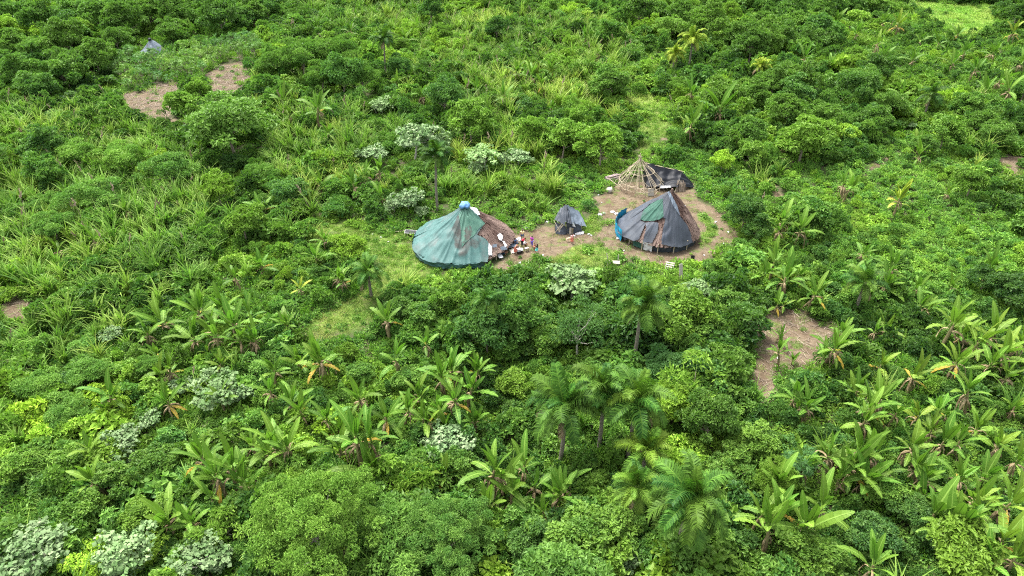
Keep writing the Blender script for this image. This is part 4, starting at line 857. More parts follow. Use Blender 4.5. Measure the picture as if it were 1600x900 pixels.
# ---- dog beside the child
def dog(px, py):
    t = obj('dog', None, None, tuple(P(px, py)), (0, 0, 0.3)); L = lambda *a: np.array(a, float)
    pts = [L(0, 0, .42), L(.22, 0, .43), L(-.22, 0, .44), L(.36, 0, .52), L(.46, 0, .6), L(.58, 0, .57), L(-.38, 0, .5), L(-.5, 0, .6), L(.44, .05, .68), L(.44, -.05, .68)]
    ed = [(0, 1), (0, 2), (1, 3), (3, 4), (4, 5), (2, 6), (6, 7), (4, 8), (4, 9)]; rd = [(.1, .11), (.11, .13), (.1, .11), .075, .08, .04, .03, .02, .025, .025]
    for y in (-.08, .08):
        k = len(pts); pts += [L(.24, y, .3), L(.25, y, .14), L(.27, y, .03)]; ed += [(1, k), (k, k + 1), (k + 1, k + 2)]; rd += [.05, .035, .03]
        k = len(pts); pts += [L(-.2, y, .28), L(-.3, y, .17), L(-.27, y, .03)]; ed += [(2, k), (k, k + 1), (k + 1, k + 2)]; rd += [.065, .035, .03]
    obj('body', skin(pts, ed, rd, 'fur'), t); mb = blob((.63, 0, .58), .025, .025, .025, 1); obj('nose', mb.mesh('nose', M['hair'], True), t)
    tag(t, 'small tan dog beside the child near the small shelter', 'dog', px=(px, py))
dog(888.5, 377)

# ------------------------------------------------------------------ things lying about the yard
def cloth_heap(name, px, py, sx, sy, sz, mt, label, cat, seed):
    p = P(px, py); mb = blob((0, 0, 0.02), sx, sy, sz, seed, 0.55); o = obj(name, mb.mesh(name, M[mt], True), None, tuple(p)); tag(o, label, cat, px=(px, py)); return o
def ground_sheet(name, px, py, sx, sy, mt, label, cat, seed=1.0, rot=0.0, z=0.1):
    p = P(px, py); me = patch((-sx, -sy, z), (sx, -sy * .8, z * .8), (sx * .9, sy, z * 1.3), (-sx * .85, sy, z), n=12, sag=0, wr=0.03, seed=seed); me.materials.clear(); me.materials.append(M[mt])
    o = obj(name, me, None, tuple(p), (0, 0, rot)); tag(o, label, cat, px=(px, py)); return o
ground_sheet('plastic_sheet', 798, 383, 0.75, 1.1, 'bluegrey', 'blue-grey plastic sheet spread against the thatch of the green hut', 'sheet', 2.0, 0.2, 0.3)
cloth_heap('cloth_bundle', 811, 374.5, 0.35, 0.3, 0.25, 'whitecloth', 'white cloth bundle between the yellow and red shirted people', 'cloth', 4)
cloth_heap('cloth_bundle', 818.5, 381, 0.22, 0.2, 0.35, 'whitecloth', 'white cloth held up in front of the red shirted person', 'cloth', 6)
def tub():
    p = P(811.5, 394); t = obj('wash_tub', None, None, tuple(p)); mb = MB(); tube(mb, [[0, 0, 0], [0, 0, .15], [0, 0, .34]], [.36, .42, .46], 16, cap=False); mb2 = MB(); tube(mb2, [[0, 0, .01], [0, 0, .02]], [.36, .36], 16)
    obj('tub_wall', mb.mesh('tub_wall', M['darkobj'], True), t); obj('tub_floor', mb2.mesh('tub_floor', M['darkobj']), t); tag(t, 'dark round wash tub piled with white laundry', 'tub', px=(811, 392))
    o = obj('laundry_pile', blob((0, 0, .3), .42, .38, .3, 9, .5).mesh('laundry_pile', M['whitecloth'], True), None, tuple(p)); tag(o, 'white laundry heaped in the dark wash tub', 'laundry', px=(811, 391))
tub()
ground_sheet('mat', 801, 393, 0.35, 0.5, 'board', 'small pale mat on bare ground behind the brick red wrap', 'mat', 5.0, 0.4, 0.08)
ground_sheet('cloth', 781, 403, 0.3, 0.55, 'whitecloth', 'white cloth hanging to the ground at the eave of the green hut', 'cloth', 7.0, 0.5, 0.35)
def stool():
    t = obj('stool', None, None, tuple(P(823, 392)), (0, 0, .5)); mb = MB(); box(mb, (0, 0, .42), (.55, .35, .05)); obj('seat', mb.mesh('seat', M['log']), t)
    for x in (-.22, .22):
        for y in (-.13, .13): pole(t, (x, y, 0), (x, y, .4), .03, 'log', 'leg')
    tag(t, 'low brown wooden stool on bare ground in front of the seated group', 'stool', px=(823, 391))
stool()
o = pole(None, P(859, 391), P(860.5, 391) + [0.1, 0, 1.3], 0.04, 'stick', 'stake'); tag(o, 'thin wooden stake upright in the bare ground between hut and shelter', 'stake', px=(860, 385))
def bench():
    t = obj('plank_bench', None, None, tuple(P(958, 414)), (0, 0, -0.08), 0.82)
    for k, (y, z) in enumerate(((-.25, .5), (0, .53), (.25, .5))): mb = MB(); box(mb, (U(-.05, .05), y, z), (1.9, .22, .05), (0, U(-.03, .03), 0)); obj('plank', mb.mesh('plank', M['board']), t)
    for a, b in (((-.75, .3, 0), (-1.05, .45, 1.75)), ((.7, .3, 0), (.68, .4, 1.55)), ((-.8, -.25, 0), (-.8, -.25, .5)), ((.8, -.25, 0), (.8, -.25, .5))):
        mb = MB(); tube(mb, [a, b], [.07, .07], 4); obj('post', mb.mesh('post', M['board']), t)
    tag(t, 'pale plank bench with two upright posts on the bank', 'bench', px=(958, 407))
bench()
def pallet():
    t = obj('slatted_rack', None, None, tuple(P(1046, 420)), (R_(38), 0, -0.35))
    for k in range(5): mb = MB(); box(mb, (0, -.55 + k * .28, .6), (1.0, .15, .04)); obj('slat', mb.mesh('slat', M['board']), t)
    for x in (-.46, .46): mb = MB(); box(mb, (x, 0, .55), (.08, 1.35, .06)); obj('rail', mb.mesh('rail', M['board']), t)
    for x in (-.44, .44): mb = MB(); box(mb, (x, .45, .22), (.07, .07, .62), (R_(-38), 0, 0)); obj('leg', mb.mesh('leg', M['board']), t)
    tag(t, 'white slatted wooden rack tilted against the bank below grey hut', 'rack', px=(1046, 413))
pallet()
p = P(1064, 436); mb = MB(); box(mb, (0, 0, 0.95), (.42, .06, 1.9)); o = obj('board', mb.mesh('board', M['board']), None, tuple(p), (R_(-14), R_(-4), 0.1)); tag(o, 'upright bleached board standing in shrubs below the slatted rack', 'board', px=(1064, 427))
def bucket():
    t = obj('bucket', None, None, tuple(P(1082, 405))); mb = MB(); tube(mb, [[0, 0, 0], [0, 0, .2], [0, 0, .42]], [.17, .23, .25], 14, cap=False); tube(mb, [[0, 0, .03], [0, 0, .05]], [.17, .17], 14); obj('bucket_wall', mb.mesh('bucket_wall', M['darkobj'], True), t)
    mb = MB(); a = np.linspace(0, PI, 9); tube(mb, np.stack([.25 * np.cos(a), 0 * a, .42 + .18 * np.sin(a)], -1), [.015] * 9, 5); obj('handle', mb.mesh('handle', M['darkobj']), t); tag(t, 'black bucket on the bare bank beside the grey hut', 'bucket', px=(1082, 403))
bucket()
def logs():
    t = obj('log_pile', None, None, tuple(P(957, 280)), (0, 0, 0.5))
    for k in range(11):
        r = .13; row = 0 if k < 5 else (1 if k < 9 else 2); q = k if k < 5 else (k - 5 + .5 if k < 9 else k - 9 + 1); mb = MB(); y = (q - 2) * .29; tube(mb, [[-1 + U(-.25, .1), y, .14 + row * .24], [.9 + U(-.2, .3), y + U(-.1, .1), .16 + row * .24]], [r, r * .9], 8); obj('log', mb.mesh('log', M['log']), t)
    tag(t, 'pile of weathered greyish logs at the edge of clearing beside pole frame', 'log pile', px=(957, 273))
logs()
def panel_rack():
    t = obj('framed_panel', None, None, tuple(P(643, 368) + np.array([0, 0, .55])), (R_(12), R_(2), -0.05)); mb = MB(); box(mb, (0, 0, 0), (1.55, .55, .03)); obj('panel', mb.mesh('panel', M['panel']), t)
    for c_, s_ in (((0, .3, .01), (1.66, .035, .06)), ((0, -.3, .01), (1.66, .035, .06)), ((-.81, 0, .01), (.035, .56, .06)), ((.81, 0, .01), (.035, .56, .06))): mb = MB(); box(mb, c_, s_); obj('frame_bar', mb.mesh('frame_bar', M['metal']), t)
    for x in (-.7, .7): pole(t, (x, 0, -.6), (x, 0, 0), .04, 'pole', 'leg')
    tag(t, 'dark panel in white frame raised beside the edge of the green hut', 'panel', px=(645, 363))
panel_rack()
o = pole(None, P(618, 366) + [0, 0, .4], P(638, 364) + [0, 0, .5], .02, 'pole', 'stick'); tag(o, 'thin pale stick pointing away from the framed panel', 'stick', px=(628, 365))
mb = MB(); tube(mb, [[0, 0, 0], [0, 0, .3], [0, 0, .62]], [.4, .44, .38], 14); o = obj('barrel', mb.mesh('barrel', M['board'], True), None, tuple(P(952, 300))); tag(o, 'pale grey drum standing on bare ground beside the pole frame', 'drum', px=(952, 297))
mb = MB(); box(mb, (0, 0, .55), (.9, .08, 1.1)); o = obj('board', mb.mesh('board', M['board']), None, tuple(P(1017, 306)), (R_(-15), 0, .2)); tag(o, 'pale wide board leaning between pole frame and grey hut', 'board', px=(1017, 300))
scraps = [(938, 335, .5), (943, 333, .4), (957, 331, .5), (963, 334, .35), (855, 347, .3), (851, 343, .25), (966, 372, .35), (977, 374, .4), (1118, 347, .25), (1138, 363, .2), (975, 392, .2), (848, 399, .25), (812, 411, .25), (826, 410, .2), (822, 356, .25), (920, 366, .3), (924, 368, .22), (1130, 381, .2), (1100, 399, .22), (897, 369, .25),
          (595, 371, .25), (607, 378, .22), (583, 366, .22), (962, 349, .2), (1070, 322, .25), (940, 317, .18), (935, 305, .2), (1396, 322, .6), (1375, 320, .4), (1216, 560, .3)]
for k, (px, py, s) in enumerate(scraps):
    s = s * U(.45, .75)
    p = P(px, py); me = patch((-s, -s * .7, .05), (s * .8, -s, .04), (s, s * .7, .12), (-s * .7, s, .06), n=5, sag=0, wr=.03, seed=k * 3.1); me.materials.clear(); me.materials.append(M['white'])
    o = obj('plastic_scrap', me, None, tuple(p), (0, 0, U(0, 6))); PLANTS.append((o, 'plastic scrap', 'white plastic scrap on the ground', None))

# ------------------------------------------------------------------ plants seen one by one in the photograph
OCC = []                                                    # (x, y, radius) already taken
HPX = []
def H(name, px, py, w_, br=1.0, ye=0.05, label=None, sq=1.0, desc=None):
    if py < 260: br = br * 1.15 + 0.08; ye = ye + 0.05
    OCC.append(hero(name, px, py, w_, br, ye, label, sq, None, desc))
    if name == 'silver_tree': OCC[-1] = (OCC[-1][0], OCC[-1][1], OCC[-1][2] * .7)
    if label or name == 'silver_tree': HPX.append((px, py, w_ * .5, OCC[-1][1]))
def PL(px, py, h, w_, nf=17, br=1.0, ye=0.0, label=None, desc='feathery green palm', dead=1):
    p = P(px, py, h); palm(p[0], p[1], h, w_, nf, br * .92, ye, label=label, desc=desc, dead=dead); OCC.append((p[0], p[1], 0.9)); HPX.append((px, py, w_ * .45 * FPX / float(proj(*p)[2]), p[1]))
def BN(px, py, s=1.0, br=1.0, ye=0.05, label=None, dead=None, n=None, yl=None):
    """banana plant whose leaf head is seen at (px, py)"""
    p = P(px, py, 2.4 * s); banana(p[0], p[1], s, br, ye, dead, n, yl, label); OCC.append((p[0], p[1], 0.7)); HPX.append((px, py, 0.5 * s * FPX / float(proj(*p)[2]), p[1]))

# palms
PL(678, 243, 8.3, 5.3, 18, 0.75, 0.0, 'slender dark palm with pale trunk standing behind the green hut', dead=3)
PL(1003, 478, 7.4, 6.0, 18, 0.95, 0.03, 'dark green palm rising from the thicket below the grey hut')
PL(880, 635, 6.6, 6.8, 18, 0.95, 0.03, 'palm with an orange dying frond, first of the palm cluster', dead=2)
PL(945, 610, 7.2, 6.4, 17, 0.95, 0.05, 'middle palm of the three clustered palms'); PL(992, 628, 7.0, 6.6, 17, 1.05, 0.08, 'lighter palm beside the yellow-green rounded tree')
PL(1008, 705, 4.6, 4.8, 12, 1.25, 0.16, 'young yellowish palm just below the palm cluster'); PL(995, 760, 4.0, 4.6, 12, 1.1, 0.08, 'short palm tucked beside the large drooping palm')
PL(1078, 775, 7.0, 6.8, 20, 0.95, 0.04, 'large drooping palm with one upright spear at the bottom')
PL(1083, 62, 7.0, 6.2, 14, 1.3, 0.4, 'tall yellow palm among dark trees at the top'); PL(1054, 84, 4.5, 5.5, 13, 1.3, 0.5, 'short yellow palm in front of the tall yellow palm'); PL(1187, 103, 3.2, 4.6, 11, 1.3, 0.5, 'small lone yellow palm among dark trees')
PL(598, 62, 8.0, 5.6, 16, 0.75, 0.0, 'dark far palm with hanging orange dead leaves', dead=4); PL(1352, 440, 4.2, 5.4, 15, 0.9, 0.03, 'low bushy palm standing among bananas above bare patch'); PL(575, 425, 3.4, 4.8, 15, 1.05, 0.05, 'low feathery palm beside the mown strip near green hut')
PL(1455, 148, 4.5, 5.6, 13, 0.75, 0.0, 'dark low palm among far bananas'); PL(760, 470, 6.0, 4.2, 14, 0.9, 0.0, 'narrow dark palm in thicket below green hut')
# silver-leaved trees
for a in ((646, 215, 98, 'widest far silver-leaved tree up behind the slender palm'), (600, 163, 48, 'flat silver-leaved tree highest on the slope'), (757, 245, 66, 'silver-leaved tree right behind the apex of green hut'), (810, 243, 48, 'small silver-leaved tree beside the one behind the hut apex'), (637, 310, 60, 'silver-leaved tree beside the slender palm trunk'),
          (895, 440, 100, 'broad whitish silver-leaved tree below the small shelter'), (1098, 450, 62, 'silver-leaved tree beside the upright bleached board'), (335, 612, 84, 'tall silver-leaved tree among bananas mid slope'), (172, 522, 40, 'small silver-leaved tree above the dense banana clump'), (280, 602, 44, 'silver-leaved tree just above the tall one'),
          (195, 690, 74, 'ragged silver-leaved tree over green bushes'), (235, 650, 46, 'silver-leaved tree close above the ragged one'), (48, 872, 130, 'largest silver-leaved tree in the bottom corner'), (190, 868, 105, 'second silver-leaved tree along the bottom edge'), (318, 872, 100, 'third silver-leaved tree along the bottom edge'),
          (705, 690, 86, 'silver-leaved tree at the middle of the lower slope'), (985, 872, 48, 'small silver-leaved tree below the short palm'), (585, 240, 52, 'faint silver-leaved tree near the big banana clump'), (1425, 195, 18, 'tiny silver-leaved tree far off among shrubs')):
    H('silver_tree', a[0], a[1], a[2], U(0.8, 1.15), U(0.0, 0.35), a[3], U(0.75, 1.0))
    if a[2] > 42:
        for q_ in range(2): H('silver_tree', a[0] + U(-.5, .5) * a[2], a[1] + U(-.1, .35) * a[2], a[2] * U(.35, .6), U(0.8, 1.1), U(0.0, 0.3), None, U(.8, 1.1), 'small silver-leaved tree')
# foreground and landmark trees
H('wide_feathery_tree', 492, 815, 236, 1.22, 0.18, 'wide yellowish feathery tree in the foreground'); H('wide_feathery_tree', 695, 840, 160, 1.05, 0.02, 'rounded feathery tree in the foreground beside the wide yellowish one', 1.0)
H('broadleaf_tree', 1048, 628, 78, 1.5, 0.38, 'yellow-green rounded tree touching the palm cluster'); H('dark_tree', 1112, 655, 95, 0.85, 0.12, 'olive tree beside the yellow-green rounded tree')
H('bare_limbed_tree', 905, 512, 92, 0.8, 0.08, 'dark thin-leaved tree with pale bare limbs below the whitish tree'); H('round_tree', 1040, 575, 80, 0.95, 0.06, 'round blue-green tree beside the dark palm', 0.85)
H('broadleaf_tree', 1078, 492, 96, 1.05, 0.2, 'yellowish broad tree beside the dark palm'); H('dark_tree', 762, 515, 90, 0.95, 0.0, 'dark glossy tree in the thicket below green hut'); H('broadleaf_tree', 700, 470, 72, 1.15, 0.12)
H('star_leaf_tree', 1265, 722, 62, 0.8, 0.0, 'blue-green tree with large star-shaped leaves'); H('feathery_tree', 1220, 752, 90, 0.95, 0.3, 'pale olive bush-like tree beside the star-leaved tree', desc='pale tree')
H('dark_tree', 355, 192, 130, 1.0, 0.1, 'big domed tree below the far bare patches', 0.72); H('broadleaf_tree', 310, 140, 42, 1.1, 0.15, 'yellow-green tree standing between the two far bare patches'); H('broadleaf_tree', 285, 165, 60, 1.05, 0.12)
for a in ((145, 82, 62, .8), (95, 55, 66, .75), (60, 28, 70, .9), (185, 28, 64, .75), (232, 18, 56, .85), (275, 14, 60, .9), (100, 98, 50, .85), (340, 22, 66, .8), (20, 66, 60, .95), (55, 78, 54, 1.0), (20, 110, 60, 1.0), (150, 20, 60, .95), (310, 30, 40, .9), (395, 15, 50, .9), (15, 20, 60, 1.05), (110, 20, 50, 1.1), (65, 115, 50, 1.05), (265, 45, 36, 1.0), (180, 60, 40, .85)):
    H('dark_tree', a[0], a[1], a[2], a[3], U(0, 0.12))
for a in ((470, 88, 74), (532, 76, 74), (565, 118, 66), (500, 118, 60), (432, 95, 50), (1050, 118, 30)): H('feathery_tree', a[0], a[1], a[2], U(.75, .9), 0.02)
for a in ((118, 236, 66), (190, 240, 70), (262, 262, 84), (140, 305, 76), (70, 318, 50), (80, 352, 66), (30, 330, 50), (60, 602, 78), (140, 582, 72), (105, 640, 70), (232, 572, 56), (410, 270, 50)): H('feathery_tree', a[0], a[1], a[2], U(1.05, 1.3), U(0, .12), None, 0.85, 'light green feathery tree')
for a in ((340, 296, 66, 1.2, .3), (378, 348, 66, 1.15, .22), (545, 388, 56, 1.35, .38), (735, 190, 76, 1.0, .1), (830, 205, 60, 1.1, .15), (880, 215, 70, 1.1, .12), (940, 225, 76, 1.15, .15), (900, 190, 56, 1.05, .1), (1110, 38, 66, .85, .15), (1175, 70, 60, .75, .05), (1150, 55, 50, .85, .1), (1060, 22, 60, .8, .08),
          (1000, 12, 60, .75, .05), (1195, 40, 56, .8, .1), (1240, 28, 66, .8, .02), (1285, 18, 46, .8, .05), (1215, 58, 56, .75, .05), (1270, 60, 50, .8, .05), (1370, 108, 56, .6, .0), (1250, 125, 66, .75, .12), (1210, 130, 50, .8, .1), (1130, 145, 66, .8, .15), (1175, 150, 56, .9, .1), (1230, 172, 66, .85, .12), (1290, 180, 56, .85, .12),
          (1325, 210, 40, 1.35, .35), (1290, 205, 50, 1.2, .2), (1370, 185, 56, .8, .05), (1390, 165, 50, .85, .1), (1170, 205, 60, .9, .05), (1130, 250, 40, 1.4, .45), (1175, 240, 50, .95, .1), (1165, 330, 66, .75, .0), (1185, 355, 44, .8, .05), (1258, 215, 80, 1.0, .15), (1520, 285, 56, 1.05, .15), (1560, 210, 50, .85, .1), (1590, 22, 46, .5, .0),
          (1440, 225, 40, .9, .05), (1480, 205, 60, .95, .05), (1540, 190, 50, .9, .1), (1100, 340, 0, 0, 0)):
    if a[2]: H('broadleaf_tree' if a[3] > 0.9 else 'dark_tree', a[0], a[1], a[2], a[3], a[4])
for a in ((900, 845, 120, 1.0, .1), (830, 850, 90, .85, .05), (960, 820, 90, 1.05, .12), (20, 735, 70, 1.2, .15), (110, 720, 70, 1.15, .15), (180, 750, 80, .9, .05), (60, 720, 60, 1.0, .1), (250, 720, 70, .9, .08), (225, 800, 80, 1.0, .2), (120, 800, 90, 1.0, .1), (1180, 690, 76, 1.05, .15), (1150, 715, 60, .95, .1), (1500, 865, 130, .95, .3), (1370, 835, 76, .8, .0),
          (1270, 870, 100, .9, .15), (1380, 770, 70, 1.05, .1), (1430, 800, 70, .8, .05), (715, 720, 70, .95, .05), (640, 590, 56, 1.1, .05), (565, 582, 50, 1.1, .05), (800, 600, 60, 1.0, .3), (1100, 520, 70, .9, .05), (1140, 560, 66, .95, .1), (960, 500, 76, .9, .0), (850, 530, 70, 1.0, .1), (815, 480, 56, 1.0, .05), (1140, 470, 60, 1.0, .05), (660, 490, 66, .95, .02), (1590, 450, 80, .6, .0), (1540, 435, 60, .65, .0), (620, 480, 60, .85, .1), (790, 545, 60, 1.0, .05), (930, 580, 60, 1.05, .05)):
    H('broadleaf_tree' if a[3] > 0.88 else 'dark_tree', a[0], a[1], a[2], a[3], a[4], None, 0.8)
# bananas
for a in ((570, 268, 1.35, 1.0, .04, 'biggest far banana plant behind the path near green hut'), (555, 285, 1.1), (590, 260, 1.1), (410, 318, 1.0, 1.1, .1), (405, 398, 1.15, 1.0, .05, 'pale banana plant with brown skirt beside the mown strip', 8, 9, 2), (372, 435, .9), (522, 432, .9, 1.2, .1), (540, 440, .8), (470, 452, .6, 1.4, .6, 'small bright yellow banana plant', 0, 5, 0), (492, 392, 1.0), (505, 375, .8),
          (248, 490, 1.15, 1.05, .1, None, 4, 9, 2), (222, 520, .9), (240, 545, .8, 1.0, .1, None, 2, 6, 3), (305, 475, 1.2), (325, 500, 1.25), (345, 470, 1.2), (365, 500, 1.2), (385, 480, 1.1), (335, 530, 1.1), (372, 525, 1.1), (300, 520, 1.1), (395, 520, 1.0), (260, 580, .9), (165, 622, 1.0, 1.0, .02, 'single broad-leaved banana plant in front of feathery bushes', 1, 7, 0), (265, 622, .9, .9, .05, None, 2, 7, 2), (342, 572, .6, 1, .2),
          (445, 500, .85, 1.0, .1, 'banana plant with bundled brown leaves at the edge of the mown grass', 9, 5, 1), (505, 562, 1.25, 1.15, .12, 'largest banana plant with two orange-yellow leaves and brown skirt', 9, 11, 3), (465, 552, 1.0, 1.0, .1, None, 5, 7, 1), (420, 610, .9), (425, 580, .9, 1, .1), (450, 620, .9), (605, 502, 1.05, .95, .1, 'banana plant with long green leaves beside the low palm', 5, 8, 1), (620, 565, 1.0, 1.0, .02), (668, 535, .9), (655, 610, .9), (565, 620, .9, 1, .1, None, 7), (690, 590, 1.0), (712, 575, 1.15), (730, 610, 1.15), (705, 620, 1.1), (740, 580, 1.0), (690, 640, .9),
          (630, 640, .9), (600, 650, .9), (505, 650, 1.0), (530, 660, .9), (470, 640, .9), (660, 650, .9), (740, 650, .9), (700, 660, .8),
          (430, 685, 1.2, 1.1, .1), (415, 700, 1.0, 1.1, .1), (455, 695, 1.0), (560, 700, 1.3, 1.05, .05), (580, 690, 1.1), (530, 690, 1.1), (575, 720, 1.1), (785, 735, 1.3), (760, 745, 1.2), (800, 760, 1.2), (770, 780, 1.1), (815, 730, 1.1), (835, 745, 1.1), (865, 770, 1.1, 1.0, .05), (880, 750, 1.0), (850, 790, .9), (255, 795, 1.2, 1.2, .15, 'single bright banana plant with two upright leaves at the lower edge', 1, 9, 0), (285, 800, 1.0), (360, 735, 1.2), (345, 750, 1.1), (378, 745, 1.1), (330, 745, 1.0),
          (1325, 290, 1.15, 1.15, .12, 'lone banana plant with bright leaves on the low green slope'), (1405, 312, 1.15, 1.5, .5, 'vivid yellow-green banana plant on the low green slope', 2, 12, 1), (1228, 345, 1.2, 1.05, .08), (1250, 355, 1.1), (1240, 335, 1.1), (1215, 360, 1.0), (1262, 362, .9), (1210, 410, 1.15), (1235, 420, 1.1), (1195, 425, 1.0), (1225, 440, 1.1), (1250, 430, .9), (1400, 412, 1.1, 1.05, .1), (1440, 440, .9, 1.2, .1), (1330, 430, .9), (1385, 425, .9),
          (1218, 465, .9), (1268, 462, 1.0, .95, .1, 'banana plant with bare stem at the top of the bare patch', 2, 8, 2), (1225, 515, .75), (1222, 550, .8), (1300, 540, 1.1, 1.0, .1, 'tall banana plant with orange leaf and ragged skirt beside the bare patch', 10, 8, 2), (1312, 520, .8), (1388, 510, .8, 1, .25, None, 9, 4, 1), (1440, 470, .9, .8, .1, None, 10, 4), (1380, 560, .9, 1.0, .3, None, 8, 5, 2), (1430, 590, .9, 1.0, .25, None, 5, 5, 2),
          (1495, 560, 1.15, 1.05, .2, 'banana plant with bare leaning stem in the lower open ground', 6, 8, 2), (1480, 520, 1.2, 1.2, .2), (1510, 510, 1.2, 1.2, .2), (1530, 530, 1.2, 1.25, .25), (1555, 520, 1.1, 1.15, .2), (1570, 550, 1.2, 1.2, .2), (1545, 560, 1.1), (1590, 530, 1.1, 1.2, .2), (1580, 580, 1.1, 1.1, .15), (1500, 490, 1.0, 1.15, .15),
          (1265, 630, 1.0), (1240, 615, .9), (1345, 600, 1.0, 1.05, .1), (1380, 620, 1.1, 1.2, .1), (1365, 640, 1.0), (1350, 655, .9), (1400, 640, .9), (1440, 640, .9, 1, .3, None, 4, 6, 2), (1475, 640, 1.0), (1520, 620, 1.0, 1.15, .1), (1590, 630, .9, 1.2, .2), (1480, 680, 1.0), (1460, 665, .9, 1.05, .2), (1500, 690, .9), (1530, 660, .9), (1560, 690, .9, 1.1, .2),
          (1335, 715, 1.3), (1320, 735, 1.2), (1355, 735, 1.2), (1345, 700, 1.2), (1365, 715, 1.1, 1.1, .1), (1305, 720, 1.1), (1372, 750, 1.0), (1220, 800, 1.2, 1.1, .05), (1205, 830, 1.2), (1270, 810, 1.35, 1.15, .12, 'banana plant with upright yellow-green leaves near the bottom right corner trees', 2, 9, 1), (1285, 790, 1.1), (1185, 800, 1.0), (1215, 765, 1.0, 1.2, .15), (1500, 800, 1.4, 1.05, .1), (1520, 775, 1.2, 1.2, .2), (1470, 790, 1.2), (1540, 800, 1.2, 1.1, .15), (1575, 780, 1.2, 1.2, .2), (1510, 830, 1.2), (1580, 840, 1.2, 1.3, .25), (1590, 870, 1.1, 1.2, .2), (1560, 870, 1.1), (1370, 880, 1.1, 1.1, .05), (1450, 760, 1.0), (1455, 745, .9, 1, .1, None, 8),
          (1440, 725, 1.0, .9, .1, None, 6), (1500, 740, 1.0), (1540, 740, 1.0), (1590, 720, 1.0, 1.15, .2), (1420, 700, 1.0, .95, .15, None, 9),
          (370, 32, 1.4), (395, 28, 1.2), (300, 48, 1.0), (440, 150, 1.2), (492, 168, 1.5, 1.05, .05), (650, 38, 1.2), (1085, 148, 1.3, .95, .0), (1128, 168, 1.7, .95, .0, 'pale-leaved tall banana plant at the top of the clearing path'), (1075, 198, 1.3, 1.2, .1), (1090, 205, 1.0), (1105, 175, 1.2), (985, 45, 1.4, 1.2, .15), (915, 50, 1.3), (830, 108, 1.4), (805, 110, 1.2), (745, 130, 1.2), (790, 145, 1.2), (1260, 92, 1.4, .9, 0), (1300, 100, 1.2),
          (1440, 235, 1.0), (1370, 70, 1.3, 1.2, .2), (1310, 25, 1.4, 1.1, .1), (1410, 145, 1.2, 1.1, .1), (1545, 130, 1.5, 1.0, .05), (1565, 120, 1.4), (1585, 140, 1.5, 1.1, .1), (1535, 160, 1.3), (1580, 50, 1.3, 1, .5, 'far banana plant with orange leaves beside the dark corner tree', 4, 5, 4), (1405, 38, 1.3, 1, .4, None, 3, 5, 4), (1595, 95, 1.3), (1510, 75, 1.2), (1470, 60, 1.2), (1490, 95, 1.2), (1440, 55, 1.1), (1550, 80, 1.2), (1340, 50, 1.2), (1380, 30, 1.2), (1380, 85, 1.2), (1500, 45, 1.2), (1430, 85, 1.2), (1520, 110, 1.2)):
    BN(a[0], a[1], a[2], *(a[3:5] if len(a) > 4 else (U(.9, 1.15), U(.02, .12))), label=a[5] if len(a) > 5 else None, dead=a[6] if len(a) > 6 else None, n=a[7] if len(a) > 7 else None, yl=a[8] if len(a) > 8 else None)

for (bx_, by_) in [(int(o_[0]), int(o_[1])) for o_ in HPX if o_[1] > 440 and U(0, 1) < .3][:42]:       # suckers beside the grown plants
    BN(bx_ + U(-22, 22), by_ + U(2, 16), U(.45, .8), U(.95, 1.3), U(.02, .2))
for (x0, y0, x1, y1, k_) in ((700, 20, 960, 190, 12), (430, 10, 690, 150, 8), (0, 180, 330, 420, 9), (420, 180, 620, 330, 6), (1000, 60, 1280, 250, 6), (1320, 200, 1580, 460, 8), (100, 640, 420, 780, 6)):
    for q_ in range(k_): BN(U(x0, x1), U(y0, y1), U(.7, 1.1), U(.85, 1.1), U(.02, .2))

# ------------------------------------------------------------------ everything between them
def scatter(sp, y0, y1, pad=14):
    """jittered grid over the ground the camera can see, a little beyond its edges"""
    out = []
    y = y0
    while y < y1:
        hw = (y * FW[1] + CAMH * math.sin(PITCH)) * 800 / FPX + pad
        k = int(2 * hw / sp); x = -hw + (np.arange(k) + U(0, 1, k)) * sp; out.append(np.stack([x, y + U(-.5, .5, k) * sp], -1)); y += sp
    return np.concatenate(out)
HEROPX = HPX
def fits(x, y, h, rad=None):
    """keeps the yard and the bare patches free, also of what would stand in front of them"""
    z = gz(x, y); ok = np.ones(len(x), bool)
    for f in (0.0, 0.5, 1.0, 1.5):
        px, py, dep = proj(x, y, z + h * f); rr = (0 if rad is None else rad) / dep * FPX
        for sg in ((0,) if rad is None else (-1, 0, 1)): ok &= ~anyin(px + sg * rr, py, HUTBOX)
        for hx, hy, hr, hb in HEROPX: ok &= ~((np.hypot(px - hx, (py - hy) * 1.3) < hr * 0.8 + rr * 0.45) & (y < hb))
    jx0 = (fbm(x / 2.6, y / 2.6, 4) - 0.5) * 52; jy0 = (fbm(x / 2.6 + 40, y / 2.6, 4) - 0.5) * 26
    for f in (0.0, 0.45, 0.9): px, py, _ = proj(x, y, z + h * f); ok &= ~(anyin(px + jx0, py + jy0, DIRT if f == 0 else [DIRT[1], DIRT[2], DIRT[3], DIRT[4], DIRT[5]]) & ~anyin(px, py, DIRTHOLE))
    return ok
occ = np.array(OCC)
def free(x, y, f=0.75):
    ok = np.ones(len(x), bool)
    for ox, oy, r in occ: ok &= np.hypot(x - ox, y - oy) > r * f
    return ok
